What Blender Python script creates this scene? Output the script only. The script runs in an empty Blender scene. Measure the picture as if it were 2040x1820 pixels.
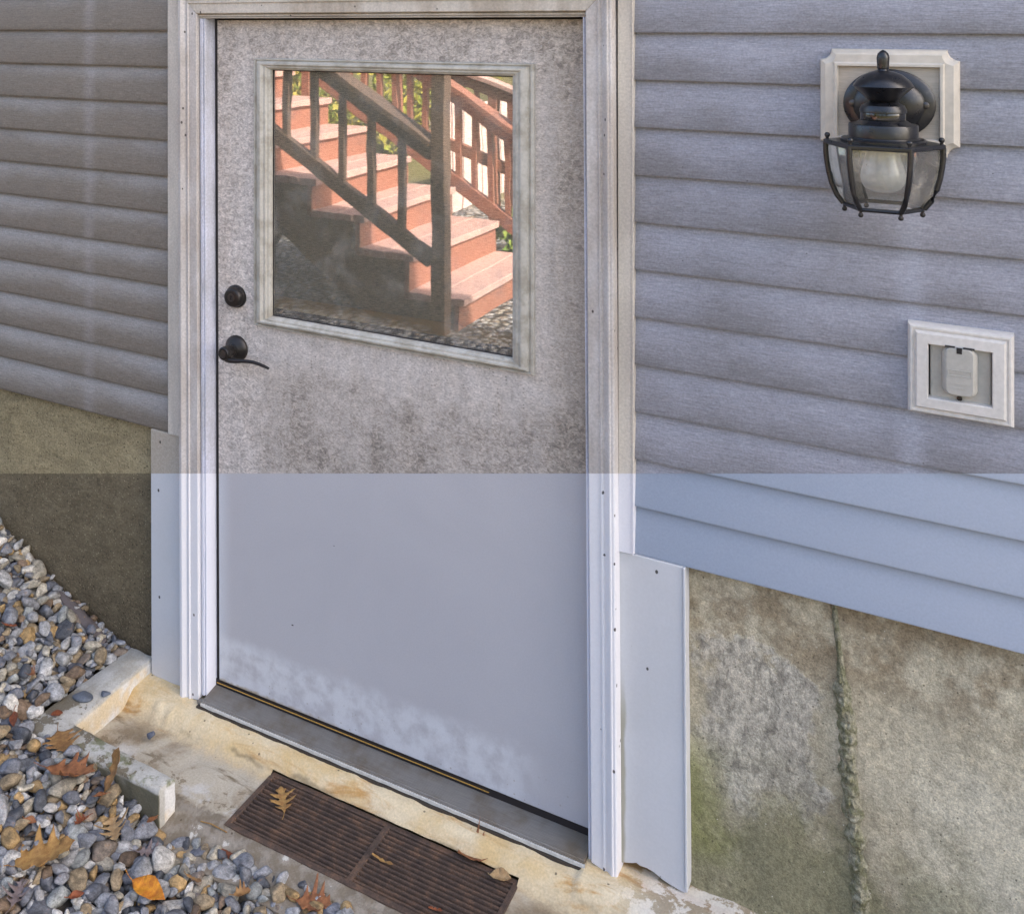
import bpy, bmesh, math, random
import numpy as np
from mathutils import Vector, Matrix, noise as mnoise
R = math.radians
random.seed(7); rng = np.random.default_rng(7)
scene = bpy.context.scene
C = scene.collection

# ------------------------------------------------------------------ camera
YAW = math.atan2(1130, 2017); FOC = 2017.0; PX0, PY0 = 800.0, 50.0     # photo measured at 2040 px width
CAM = Vector((1.727, -2.094, 1.731))
cd = bpy.data.cameras.new("camera"); cam = bpy.data.objects.new("camera", cd); C.objects.link(cam)
cam.location = CAM; cam.rotation_euler = (R(90), 0, YAW)
cd.sensor_width = 36; cd.lens = 36 * FOC / 2040
cd.shift_x = (1020 - PX0) / 2040; cd.shift_y = (PY0 - 910) / 2040
cd.clip_start = 0.05; cd.clip_end = 2000
scene.camera = cam

# ------------------------------------------------------------------ light
SUN_EL, SUN_AZ = R(40), R(15)           # the sun stands behind the house, to the right
to_sun = Vector((math.cos(SUN_EL) * math.cos(SUN_AZ), math.cos(SUN_EL) * math.sin(SUN_AZ), math.sin(SUN_EL)))
w = bpy.data.worlds.new("World"); scene.world = w; w.use_nodes = True
wt = w.node_tree; bg = wt.nodes['Background']
sky = wt.nodes.new('ShaderNodeTexSky'); sky.sky_type = 'NISHITA'; sky.sun_disc = False
sky.sun_elevation = SUN_EL; sky.sun_rotation = math.atan2(to_sun.x, to_sun.y)
sky.dust_density = 5.0; sky.air_density = 0.9; sky.ozone_density = 0.3
wt.links.new(sky.outputs[0], bg.inputs[0]); bg.inputs[1].default_value = 0.13
sl = bpy.data.lights.new("sun", 'SUN'); sl.energy = 3.6; sl.angle = R(0.5); sl.color = (1, 0.93, 0.84)
so = bpy.data.objects.new("sun", sl); C.objects.link(so); so.rotation_euler = to_sun.to_track_quat('Z', 'Y').to_euler()
scene.view_settings.view_transform = 'Standard'; scene.view_settings.look = 'None'
scene.view_settings.exposure = 2.32; scene.view_settings.gamma = 1

# ------------------------------------------------------------------ helpers
def ray(px, py):
    fw = Vector((-math.sin(YAW), math.cos(YAW), 0)); rt = Vector((math.cos(YAW), math.sin(YAW), 0))
    return fw * FOC + rt * (px - PX0) - Vector((0, 0, 1)) * (py - PY0)
def onz(px, py, z):
    d = ray(px, py); return CAM + d * ((z - CAM.z) / d.z)
def ony(px, py, y):
    d = ray(px, py); return CAM + d * ((y - CAM.y) / d.y)

def tag(o, label=None, cat=None, group=None, kind=None):
    if label: o['label'] = label
    if cat: o['category'] = cat
    if group: o['group'] = group
    if kind: o['kind'] = kind
    return o
def thing(name, loc, label, cat, group=None):
    o = bpy.data.objects.new(name, None); C.objects.link(o); o.location = loc
    o.empty_display_size = 0.05
    return tag(o, label, cat, group)
def origin_of(p):
    v = Vector((0, 0, 0))
    while p is not None:
        v += p.location; p = p.parent
    return v

class G:
    def __init__(s): s.v = []; s.f = []
    def add(s, vs, fs):
        n = len(s.v); s.v += [tuple(v) for v in vs]; s.f += [tuple(i + n for i in f) for f in fs]; return s
    def box(s, x0, x1, y0, y1, z0, z1):
        return s.add([(x, y, z) for x in (x0, x1) for y in (y0, y1) for z in (z0, z1)],
                     [(0,1,3,2),(4,6,7,5),(0,4,5,1),(2,3,7,6),(0,2,6,4),(1,5,7,3)])
    def obox(s, a, b, w, h, upv=(0,0,1)):
        """bar from a to b, width w (sideways) and height h (towards upv)"""
        a = Vector(a); b = Vector(b); d = (b - a).normalized(); sd = d.cross(Vector(upv)).normalized(); u = sd.cross(d)
        vs = []
        for p in (a, b):
            for i, j in ((-1,-1),(1,-1),(1,1),(-1,1)): vs.append(p + sd * (i * w / 2) + u * (j * h / 2))
        return s.add(vs, [(0,3,2,1),(4,5,6,7),(0,1,5,4),(1,2,6,5),(2,3,7,6),(3,0,4,7)])
    def prism(s, pts, fa, fb):
        """polygon pts (2-D) mapped by fa and fb to the two caps"""
        n = len(pts); A = [fa(*p) for p in pts]; B = [fb(*p) for p in pts]
        return s.add(A + B, [tuple(range(n))[::-1], tuple(range(n, 2*n))] + [(i, (i+1)%n, n+(i+1)%n, n+i) for i in range(n)])
    def loops(s, loops, closed=True, cap0=False, cap1=False):
        n = len(loops[0]); vs = [p for l in loops for p in l]; fs = []
        for k in range(len(loops) - 1):
            for i in range(n if closed else n - 1):
                j = (i + 1) % n; fs.append((k*n+i, k*n+j, (k+1)*n+j, (k+1)*n+i))
        if cap0: fs.append(tuple(range(n))[::-1])
        if cap1: fs.append(tuple((len(loops)-1)*n + i for i in range(n)))
        return s.add(vs, fs)
    def lathe(s, prof, c, axis='z', n=32, caps=True, sx=1, sy=1, ph=0.0):
        """prof: (radius, along); axis z or y (towards the viewer = -y)"""
        ls = []
        for r, t in prof:
            l = []
            for i in range(n):
                a = 2*math.pi*i/n + ph
                if axis == 'z': l.append((c[0]+sx*r*math.cos(a), c[1]+sy*r*math.sin(a), c[2]+t))
                else: l.append((c[0]+sx*r*math.cos(a), c[1]-t, c[2]+sy*r*math.sin(a)))
            ls.append(l)
        return s.loops(ls, True, caps, caps)
    def tube(s, pts, rad, n=10, flat=1.0):
        pts = [Vector(p) for p in pts]; rr = rad if hasattr(rad, '__len__') else [rad]*len(pts); ls = []
        for k, p in enumerate(pts):
            d = (pts[min(k+1, len(pts)-1)] - pts[max(k-1, 0)]).normalized()
            ref = Vector((0, 0, 1)) if abs(d.z) < .9 else Vector((1, 0, 0))
            u = d.cross(ref).normalized(); v = u.cross(d)
            ls.append([p + (u*math.cos(2*math.pi*i/n) + v*math.sin(2*math.pi*i/n)*flat)*rr[k] for i in range(n)])
        return s.loops(ls, True, True, True)
    def frame(s, x0, x1, z0, z1, prof):
        """mitred frame swept round a rectangle, prof: (inset, y)"""
        return s.loops([[(x0+i, y, z0+i), (x1-i, y, z0+i), (x1-i, y, z1-i), (x0+i, y, z1-i)] for i, y in prof])
    def build(s, name, mat, parent=None, smooth=None, bevel=0, label=None):
        o0 = origin_of(parent)
        me = bpy.data.meshes.new(name); me.from_pydata([tuple(Vector(v) - o0) for v in s.v], [], s.f)
        bm = bmesh.new(); bm.from_mesh(me); bmesh.ops.recalc_face_normals(bm, faces=bm.faces); bm.to_mesh(me); bm.free()
        if smooth:
            me.polygons.foreach_set('use_smooth', [True]*len(me.polygons)); me.set_sharp_from_angle(angle=R(smooth))
        me.materials.append(mat)
        o = bpy.data.objects.new(name, me); C.objects.link(o)
        if parent is not None: o.parent = parent
        if bevel:
            b = o.modifiers.new('bevel', 'BEVEL'); b.width = bevel; b.segments = 2; b.limit_method = 'ANGLE'; b.angle_limit = R(40)
        if label: o['label'] = label
        return o

# ------------------------------------------------------------------ material helpers
class T:
    def __init__(s, name):
        s.m = bpy.data.materials.new(name); s.m.use_nodes = True; s.t = s.m.node_tree
        s.b = s.t.nodes['Principled BSDF']; s._p = None
    def n(s, t, **kw):
        o = s.t.nodes.new(t)
        for k, v in kw.items(): setattr(o, k, v)
        return o
    def set(s, sock, v):
        if isinstance(v, bpy.types.NodeSocket): s.t.links.new(v, sock)
        elif v is not None:
            if hasattr(v, '__len__') and len(v) == 3 and sock.type == 'RGBA': v = (*v, 1)
            sock.default_value = v
    def pos(s):
        if s._p is None: s._p = s.n('ShaderNodeNewGeometry').outputs['Position']
        return s._p
    def xyz(s):
        o = s.n('ShaderNodeSeparateXYZ'); s.set(o.inputs[0], s.pos()); return o.outputs
    def scaled(s, sc, vec=None):
        o = s.n('ShaderNodeVectorMath', operation='MULTIPLY'); s.set(o.inputs[0], vec or s.pos()); s.set(o.inputs[1], sc); return o.outputs[0]
    def noise(s, scale, detail=4, rough=.55, sc=None, dist=0, vec=None):
        o = s.n('ShaderNodeTexNoise'); v = vec or s.pos()
        if sc: v = s.scaled(sc, v)
        s.set(o.inputs['Vector'], v); o.inputs['Scale'].default_value = scale; o.inputs['Detail'].default_value = detail
        o.inputs['Roughness'].default_value = rough; o.inputs['Distortion'].default_value = dist
        return o.outputs[0]
    def vor(s, scale, sc=None, feature='F1', rand=1, vec=None):
        o = s.n('ShaderNodeTexVoronoi', feature=feature); v = vec or s.pos()
        if sc: v = s.scaled(sc, v)
        s.set(o.inputs['Vector'], v); o.inputs['Scale'].default_value = scale; o.inputs['Randomness'].default_value = rand
        return o.outputs
    def ramp(s, f, stops, interp='LINEAR'):
        o = s.n('ShaderNodeValToRGB'); s.set(o.inputs[0], f); cr = o.color_ramp; cr.interpolation = interp
        while len(cr.elements) < len(stops): cr.elements.new(.5)
        for e, (p, c) in zip(cr.elements, stops):
            e.position = p; e.color = (*c, 1) if hasattr(c, '__len__') else (c, c, c, 1)
        return o.outputs[0]
    def mix(s, f, a, b, mode='MIX'):
        o = s.n('ShaderNodeMix', data_type='RGBA', blend_type=mode); s.set(o.inputs[0], f); s.set(o.inputs[6], a); s.set(o.inputs[7], b); return o.outputs[2]
    def ma(s, op, a, b=None, c=None, clamp=False):
        o = s.n('ShaderNodeMath', operation=op, use_clamp=clamp); s.set(o.inputs[0], a)
        if b is not None: s.set(o.inputs[1], b)
        if c is not None: s.set(o.inputs[2], c)
        return o.outputs[0]
    def rng(s, f, a, b, c=0., d=1., smooth=True):
        o = s.n('ShaderNodeMapRange', interpolation_type='SMOOTHSTEP' if smooth else 'LINEAR')
        for i, v in enumerate((f, a, b, c, d)): s.set(o.inputs[i], v)
        return o.outputs[0]
    def bump(s, h, strength=.5, dist=.002, normal=None):
        o = s.n('ShaderNodeBump'); o.inputs['Strength'].default_value = strength; o.inputs['Distance'].default_value = dist
        s.set(o.inputs['Height'], h)
        if normal is not None: s.set(o.inputs['Normal'], normal)
        return o.outputs[0]
    def out(s, col, rough=.6, normal=None, metal=0, spec=.5):
        s.set(s.b.inputs['Base Color'], col); s.set(s.b.inputs['Roughness'], rough); s.set(s.b.inputs['Metallic'], metal)
        s.set(s.b.inputs['Specular IOR Level'], spec)
        if normal is not None: s.set(s.b.inputs['Normal'], normal)
        return s.m
    def dirty(s, jitter=.0):
        """1 above the straight wash line that crosses the wall, 0 on the cleaned part below it"""
        x, y, z = s.xyz()
        l = s.ma('ADD', z, s.ma('MULTIPLY', x, -.2164)); l = s.ma('ADD', l, s.ma('MULTIPLY', y, .386))
        # plane: z = .5485 + .2164 x - .386 y
        return s.rng(l, .5485 - .0008, .5485 + .0008)
    def specks(s, scale, size, keep, sc=None):
        """sparse small spots: fraction keep of the cells has one"""
        o = s.vor(scale, sc); sep = s.n('ShaderNodeSeparateColor'); s.set(sep.inputs[0], o['Color'])
        spot = s.rng(o['Distance'], size*.75, size, 1., 0.); k = s.ma('LESS_THAN', sep.outputs[0], keep)
        return s.ma('MULTIPLY', spot, k)

def plain(name, col, rough=.5, metal=0, spec=.5, var=.15, scale=60, bump=0.):
    t = T(name); n = t.noise(scale, 5)
    c = t.mix(n, tuple(v*(1-var) for v in col), tuple(min(1, v*(1+var)) for v in col))
    return t.out(c, rough, t.bump(n, bump, .001) if bump else None, metal, spec)

# ---- siding
def siding_mat(name, left):
    t = T(name); x, y, z = t.xyz()
    grain = t.noise(1, 4, .65, (55, 1, 560)); grain2 = t.noise(1, 4, .6, (16, 1, 230))
    g = t.ma('ADD', t.ma('MULTIPLY', grain, .6), t.ma('MULTIPLY', grain2, .4))
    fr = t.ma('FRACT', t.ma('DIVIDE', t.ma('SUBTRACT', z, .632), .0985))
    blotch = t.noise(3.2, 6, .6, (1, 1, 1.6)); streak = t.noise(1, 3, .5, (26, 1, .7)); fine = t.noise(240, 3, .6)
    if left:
        a = t.ma('ADD', t.ma('MULTIPLY', fr, -.80), t.ma('MULTIPLY', blotch, .75)); a = t.ma('ADD', a, t.ma('MULTIPLY', z, .30))  # soil and board shading in one tone: each course painted darker towards its foot
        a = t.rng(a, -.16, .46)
        soil = t.mix(a, (.300, .290, .285), (.172, .148, .122))
        wash = t.rng(t.ma('ABSOLUTE', t.ma('ADD', x, .455)), .0, .035, 1, 0)
        soil = t.mix(t.ma('MULTIPLY', wash, .35), soil, (.30, .285, .28))
    else:
        a = t.ma('ADD', t.ma('MULTIPLY', fr, -.48), t.ma('MULTIPLY', blotch, .95)); a = t.ma('ADD', a, t.ma('MULTIPLY', x, -.28))  # same painted board shading, weaker, over the soil blotches
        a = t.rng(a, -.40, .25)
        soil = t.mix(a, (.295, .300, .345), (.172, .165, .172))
        wash = t.rng(t.ma('ABSOLUTE', t.ma('SUBTRACT', x, 1.635)), .0, .04, 1, 0)
        soil = t.mix(t.ma('MULTIPLY', t.ma('MULTIPLY', wash, t.rng(z, 1.42, 1.38)), .35), soil, (.40, .42, .50))
    soil = t.mix(t.rng(streak, .35, .7), soil, t.mix(.5, soil, (.33, .32, .34)), 'MIX') if False else soil
    soil = t.mix(.48, soil, t.ramp(g, [(.36, .50), (.5, 1.0), (.64, 1.5)]), 'MULTIPLY')
    soil = t.mix(.5, soil, t.ramp(fine, [(.3, .7), (.7, 1.35)]), 'MULTIPLY')
    sp = t.specks(55, .10, .035, (1, 1, 1.8)); soil = t.mix(t.ma('MULTIPLY', sp, .8), soil, (.05, .045, .04))
    clean = t.mix(t.rng(t.ma('ADD', x, t.ma('MULTIPLY', blotch, .4)), 1.3, 2.1), (.275, .322, .405), (.365, .405, .48))
    clean = t.mix(.25, clean, t.ramp(fine, [(.3, .8), (.7, 1.2)]), 'MULTIPLY')
    d = t.dirty(); col = t.mix(d, clean, soil)  # soil here includes the painted board shading
    h = t.ma('MULTIPLY', g, t.ma('ADD', .25, t.ma('MULTIPLY', d, .75)))
    return t.out(col, .62, t.bump(h, .55, .0012), spec=.35)
m_sid_l = siding_mat('siding_left', True); m_sid_r = siding_mat('siding_right', False)

# ---- white painted trim
def trim_mat(name, clean_a, clean_b, soil_a, soil_b, specks=True):
    t = T(name); n = t.noise(9, 6, .6, (1, 1, .45)); f = t.noise(190, 4, .6); v = t.noise(1, 4, .6, (60, 60, 2.2))
    clean = t.mix(n, clean_a, clean_b); clean = t.mix(.18, clean, t.ramp(f, [(.3, .8), (.7, 1.15)]), 'MULTIPLY')
    soil = t.mix(t.rng(n, .38, .64), soil_a, soil_b); soil = t.mix(.55, soil, t.ramp(f, [(.3, .68), (.55, 1.0), (.7, 1.2)]), 'MULTIPLY')
    soil = t.mix(.35, soil, t.ramp(v, [(.3, .75), (.7, 1.15)]), 'MULTIPLY')
    col = t.mix(t.dirty(), clean, soil)
    if specks:
        sp = t.specks(36, .11, .42, (1, 1, .7)); col = t.mix(t.ma('MULTIPLY', sp, .9), col, (.035, .028, .025))
    return t.out(col, .5, t.bump(f, .12, .0006), spec=.4)
m_casing = trim_mat('casing_paint', (.69, .685, .71), (.76, .755, .775), (.56, .53, .51), (.44, .395, .36))
m_head = trim_mat('head_casing_paint', (.69, .685, .71), (.76, .755, .775), (.57, .52, .45), (.43, .37, .30))
m_jamb = trim_mat('jamb_paint', (.68, .69, .76), (.74, .75, .82), (.46, .46, .50), (.60, .61, .70), False)
m_strip = trim_mat('corner_strip_vinyl', (.66, .66, .70), (.74, .74, .78), (.60, .55, .48), (.50, .455, .40), False)

t = T('skirt_board_paint'); x, y, z = t.xyz(); n = t.noise(7, 5); f = t.noise(200, 3)
clean = t.mix(n, (.52, .53, .54), (.60, .61, .64)); clean = t.mix(.15, clean, t.ramp(f, [(.3, .8), (.7, 1.15)]), 'MULTIPLY')
soil = t.mix(n, (.46, .42, .37), (.38, .33, .26)); soil = t.mix(.5, soil, t.ramp(f, [(.3, .7), (.7, 1.2)]), 'MULTIPLY')
col = t.mix(t.dirty(), clean, soil)
edge = t.ma('ADD', x, t.ma('MULTIPLY', t.noise(14, 4), .012))
alg = t.ma('MULTIPLY', t.rng(edge, 1.103, 1.110, 1, 0), t.ma('MULTIPLY', t.rng(edge, 1.0, 1.05), t.rng(z, .26, .40, 1, 0)))
alg2 = t.ma('MULTIPLY', t.rng(x, -.104, -.098), t.rng(x, -.08, -.07, 1, 0))
col = t.mix(t.ma('MULTIPLY', alg, .8), col, (.30, .285, .20)); col = t.mix(t.ma('MULTIPLY', alg2, .7), col, (.33, .25, .14))
sp = t.specks(30, .12, .55, (1, 1, .75)); col = t.mix(t.ma('MULTIPLY', sp, .92), col, (.03, .026, .024))
m_skirt = t.out(col, .5, t.bump(f, .1, .0006), spec=.4)

# ---- door skin
t = T('door_paint'); x, y, z = t.xyz()
big = t.noise(4.2, 8, .66, dist=.6); med = t.noise(17, 8, .72); fine = t.noise(150, 6, .7, (1, 1, 1.7)); hor = t.noise(1, 5, .68, (14, 1, 90))
zone = t.ma('MULTIPLY', t.rng(z, .50, .66), t.rng(z, .93, .80, 0, 1)); zone = t.ma('MULTIPLY', zone, t.rng(x, .06, .24))
top = t.rng(z, 1.40, 1.62); rt_ = t.rng(x, .86, 1.0)
s_ = t.ma('ADD', t.ma('MULTIPLY', big, .58), t.ma('MULTIPLY', med, .76)); s_ = t.ma('ADD', s_, t.ma('MULTIPLY', zone, .17))
s_ = t.ma('ADD', s_, t.ma('MULTIPLY', top, .10)); s_ = t.ma('ADD', s_, t.ma('MULTIPLY', rt_, .13))
s_ = t.ma('ADD', s_, t.ma('MULTIPLY', t.rng(x, .0, .10, 1, 0), t.ma('MULTIPLY', t.rng(z, 1.0, 1.12), .06)))
s_ = t.ma('SUBTRACT', s_, t.ma('MULTIPLY', t.rng(z, .98, .88), .03))
vst = t.noise(1, 6, .66, (34, 1, 2.6), dist=.4); flake = t.noise(60, 8, .78, (1, 1, 1.5), dist=1.0); scr = t.noise(1, 4, .7, (46, 1, 300), dist=1.6)
s_ = t.ma('ADD', s_, t.ma('MULTIPLY', t.ma('SUBTRACT', vst, .5), .42)); s_ = t.ma('SUBTRACT', s_, t.ma('MULTIPLY', t.ma('SUBTRACT', 1., zone), .045))
soil = t.ramp(t.rng(s_, .56, 1.08, 0, 1, False), [(0, (.52, .50, .495)), (.30, (.45, .425, .41)), (.62, (.335, .31, .29)), (1, (.205, .185, .165))]); soil = t.mix(1., soil, (1.05, 1.0, .94), 'MULTIPLY')
soil = t.mix(t.ma('MULTIPLY', rt_, .55), soil, (.34, .285, .225))
soil = t.mix(.5, soil, t.ramp(vst, [(.34, .72), (.5, 1.), (.66, 1.22)]), 'MULTIPLY')
soil = t.mix(.70, soil, t.ramp(fine, [(.32, .50), (.5, 1.0), (.66, 1.40)]), 'MULTIPLY')
fk = t.ma('ADD', t.ma('ADD', .34, t.ma('MULTIPLY', t.ma('MAXIMUM', t.rng(x, .17, .10), t.rng(z, 1.60, 1.68)), .40)), t.ma('MULTIPLY', t.rng(s_, .70, .95), .65)); soil = t.mix(fk, soil, t.ramp(flake, [(.40, .58), (.5, 1.0), (.57, 1.38)]), 'MULTIPLY')
soil = t.mix(.30, soil, t.ramp(hor, [(.3, .72), (.7, 1.22)]), 'MULTIPLY')
soil = t.mix(t.ma('MULTIPLY', t.rng(scr, .655, .68), .45), soil, (.54, .525, .52))
wh = t.ma('MULTIPLY', t.specks(64, .20, .45), t.ma('MULTIPLY', t.rng(z, 1.15, 1.4), t.rng(med, .46, .60)))
soil = t.mix(t.ma('MULTIPLY', wh, .5), soil, (.55, .54, .53))
pit = t.specks(95, .24, .30, (1, 1, 1.4)); pit = t.ma('MULTIPLY', pit, t.ma('MULTIPLY', t.rng(big, .42, .56), t.rng(z, 1.06, .96)))
soil = t.mix(t.ma('MULTIPLY', pit, .65), soil, (.12, .11, .10))
clean = t.mix(big, (.425, .42, .445), (.495, .49, .512))
clean = t.mix(t.rng(x, .05, .0), clean, (.52, .54, .58))
# pale mottled band of sunlight painted along the foot of the door
sun_band = t.ma('MULTIPLY', t.rng(t.ma('ADD', z, t.ma('MULTIPLY', t.noise(16, 3), .05)), .170, .125), t.rng(x, .93, .80))
sun_band = t.ma('MULTIPLY', sun_band, t.rng(t.noise(22, 4, .6), .30, .62)); clean = t.mix(t.ma('MULTIPLY', sun_band, .75), clean, (.66, .675, .70))
clean = t.mix(.22, clean, t.ramp(t.noise(260, 2), [(.3, .82), (.7, 1.16)]), 'MULTIPLY')
rim = t.ma('MULTIPLY', t.rng(t.ma('ADD', z, t.ma('MULTIPLY', t.noise(60, 3), .02)), .025, .016), t.rng(x, .5, .1))
clean = t.mix(t.ma('MULTIPLY', rim, .7), clean, (.33, .24, .10))
sp = t.specks(9, .045, .30, (1, 1, 2)); clean = t.mix(sp, clean, (.05, .04, .04)); dent = t.noise(6, 2, .4)
sc2 = t.noise(1, 3, .7, (260, 1, 30), dist=2.2); clean = t.mix(t.ma('MULTIPLY', t.rng(sc2, .70, .73), .35), clean, (.28, .28, .30)); mud = t.ma('MULTIPLY', t.specks(120, .30, .10), t.rng(z, .12, .0)); clean = t.mix(t.ma('MULTIPLY', mud, .5), clean, (.22, .17, .11))
d = t.dirty()
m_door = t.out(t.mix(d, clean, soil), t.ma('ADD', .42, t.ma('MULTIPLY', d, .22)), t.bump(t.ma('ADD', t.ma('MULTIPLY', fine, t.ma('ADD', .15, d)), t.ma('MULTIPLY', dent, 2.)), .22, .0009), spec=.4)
t = T('window_moulding_paint'); n = t.noise(26, 6, .6); f = t.noise(170, 4)
c = t.mix(t.rng(n, .4, .65), (.48, .455, .40), (.345, .315, .26)); c = t.mix(.35, c, t.ramp(f, [(.3, .75), (.7, 1.2)]), 'MULTIPLY')
m_mould = t.out(c, .55, t.bump(f, .1, .0005))

# ---- concrete
t = T('cast_concrete_wall'); x, y, z = t.xyz()
big = t.noise(2.6, 6, .6, dist=.4); med = t.noise(11, 6, .62); fine = t.noise(75, 7, .74); p2 = t.noise(260, 5, .75); slant = t.noise(1, 5, .68, (70, 70, 42), dist=.5)
c = t.ramp(big, [(.32, (.345, .285, .185)), (.5, (.47, .41, .29)), (.68, (.56, .505, .375))])
lt = t.ma('MULTIPLY', t.rng(t.ma('ADD', z, t.ma('MULTIPLY', med, .2)), .56, .44), t.rng(t.ma('ADD', x, t.ma('MULTIPLY', med, .3)), 1.66, 1.95)); c = t.mix(t.ma('MULTIPLY', lt, .7), c, (.66, .61, .48))
br = t.ma('MULTIPLY', t.rng(med, .40, .60), t.rng(z, .40, .54)); c = t.mix(t.ma('MULTIPLY', br, .65), c, (.22, .155, .085))
wob = t.ma('MULTIPLY', t.ma('SUBTRACT', med, .5), .30)
patch = t.ma('MULTIPLY', t.rng(t.ma('ADD', t.ma('ABSOLUTE', t.ma('SUBTRACT', x, 1.37)), wob), .125, .085), t.rng(t.ma('ADD', z, wob), .50, .47))
patch = t.ma('MULTIPLY', patch, t.rng(t.ma('ADD', z, wob), .15, .22)); c = t.mix(t.ma('MULTIPLY', patch, .55), c, (.43, .405, .36))
al = t.ma('ADD', t.ma('MULTIPLY', t.rng(z, .40, .0), .70), t.ma('MULTIPLY', t.ma('SUBTRACT', t.noise(6, 6, .62), .5), 2.2))
al = t.ma('MULTIPLY', t.rng(al, .15, .70), t.ma('SUBTRACT', 1., t.ma('MULTIPLY', patch, .6))); al = t.ma('MULTIPLY', al, t.rng(t.ma('ADD', x, t.ma('MULTIPLY', z, .6)), 2.05, 1.6, .25, 1.)); c = t.mix(t.ma('MULTIPLY', al, .64), c, (.135, .135, .058))
a2 = t.ma('MULTIPLY', t.rng(t.ma('ADD', x, t.ma('MULTIPLY', med, .15)), 1.43, 1.31), t.ma('MULTIPLY', t.rng(z, .0, .08), t.rng(z, .32, .20)))
c = t.mix(t.ma('MULTIPLY', a2, .75), c, (.20, .21, .06))
c = t.mix(.46, c, t.ramp(fine, [(.32, .45), (.5, 1.), (.66, 1.5)]), 'MULTIPLY'); c = t.mix(.6, c, t.ramp(p2, [(.34, .5), (.66, 1.5)]), 'MULTIPLY')
c = t.mix(t.ma('ADD', .3, t.ma('MULTIPLY', patch, .5)), c, t.ramp(slant, [(.34, .45), (.5, 1.), (.62, 1.35)]), 'MULTIPLY')
sp = t.specks(110, .22, .07); c = t.mix(t.ma('MULTIPLY', sp, .6), c, (.06, .055, .04))
sp2 = t.specks(85, .13, .10); c = t.mix(sp2, c, (.62, .58, .46))
h = t.ma('ADD', t.ma('MULTIPLY', fine, .8), t.ma('MULTIPLY', p2, .4)); h = t.ma('ADD', h, t.ma('MULTIPLY', med, .8)); h = t.ma('ADD', h, t.ma('MULTIPLY', t.ma('MULTIPLY', slant, t.ma('ADD', .35, patch)), .8)); h = t.ma('SUBTRACT', h, t.ma('MULTIPLY', sp, .5))
m_conc = t.out(c, .9, t.bump(h, .85, .006), spec=.2)
t = T('mossy_mortar'); n = t.noise(40, 7, .72); f = t.noise(190, 5, .72); c = t.mix(t.rng(n, .42, .60), (.19, .185, .11), (.36, .335, .245)); c = t.mix(.8, c, t.ramp(f, [(.32, .45), (.66, 1.5)]), 'MULTIPLY'); m_seam = t.out(c, .95, t.bump(t.ma('ADD', n, t.ma('MULTIPLY', f, .6)), .9, .008), spec=.1)
t = T('brown_stucco_wall'); x, y, z = t.xyz(); big = t.noise(3, 5); fine = t.noise(170, 6, .7); sp = t.specks(150, .32, .22); sd = t.specks(120, .3, .16)
c = t.mix(big, (.145, .116, .070), (.20, .165, .108)); up = t.dirty(); c = t.mix(up, c, t.mix(big, (.27, .22, .125), (.37, .31, .19)))
foot_dark = t.rng(t.ma('ADD', z, t.ma('MULTIPLY', t.noise(7, 5), .3)), .38, .08); c = t.mix(t.ma('MULTIPLY', foot_dark, .5), c, (.075, .058, .038))  # stucco gets unevenly darker towards the bottom of the wall
c = t.mix(.8, c, t.ramp(fine, [(.3, .5), (.5, .95), (.7, 1.5)]), 'MULTIPLY'); c = t.mix(t.ma('MULTIPLY', sp, .5), c, (.42, .36, .24)); c = t.mix(t.ma('MULTIPLY', sd, .7), c, (.03, .024, .018))
tw = t.noise(9, 6, .66, (1, 1, 2), dist=.8); c = t.mix(.55, c, t.ramp(tw, [(.34, .62), (.5, 1.), (.66, 1.35)]), 'MULTIPLY')
m_stucco = t.out(c, .95, t.bump(t.ma('ADD', t.ma('ADD', fine, t.ma('MULTIPLY', tw, 1.2)), t.ma('MULTIPLY', sp, .6)), .9, .005), spec=.15)

t = T('painted_concrete_landing'); x, y, z = t.xyz(); big = t.noise(5.5, 7, .64, dist=.5); med = t.noise(26, 7, .68); fine = t.noise(210, 5, .65); stretch = t.noise(1, 6, .66, (5, 24, 5), dist=.4)
n_ = t.ma('ADD', y, t.ma('MULTIPLY', t.ma('SUBTRACT', med, .5), .07))
near = t.rng(n_, -.17, -.10)
cream = t.mix(t.rng(big, .36, .64), (.60, .44, .22), (.68, .57, .38)); cream = t.mix(t.rng(stretch, .52, .70), cream, (.48, .27, .09))
old = t.mix(t.rng(big, .40, .62), (.46, .41, .32), (.25, .19, .12)); old = t.mix(t.rng(stretch, .56, .70), old, (.16, .125, .075))
c = t.mix(near, old, cream)
peel = t.ma('MULTIPLY', t.rng(t.ma('ADD', med, t.ma('MULTIPLY', big, .5)), .80, .815), t.rng(y, -.16, -.22)); c = t.mix(t.ma('MULTIPLY', peel, .8), c, (.22, .175, .115))
front = t.rng(n_, -.275, -.290); fc = t.mix(t.rng(med, .42, .6), (.20, .165, .12), (.30, .265, .215)); fc = t.mix(t.rng(t.noise(13, 6, .6), .60, .62), fc, (.55, .53, .47)); c = t.mix(front, c, fc)
wh = t.ma('MULTIPLY', t.rng(t.noise(9, 6, .6), .50, .62), t.ma('MULTIPLY', t.rng(y, -.19, -.24), t.rng(x, .36, .28))); wh = t.ma('MULTIPLY', wh, t.rng(y, -.28, -.27)); c = t.mix(t.ma('MULTIPLY', wh, .7), c, (.58, .57, .54))
crk = t.rng(t.ma('ABSOLUTE', t.ma('ADD', t.ma('ADD', y, .118), t.ma('MULTIPLY', t.ma('SUBTRACT', t.noise(5, 5, .6), .5), .07))), .0, .007, 1, 0); crk = t.ma('MULTIPLY', crk, t.rng(t.noise(11, 3), .42, .60))
c = t.mix(t.ma('MULTIPLY', crk, .6), c, (.15, .11, .06))
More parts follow.
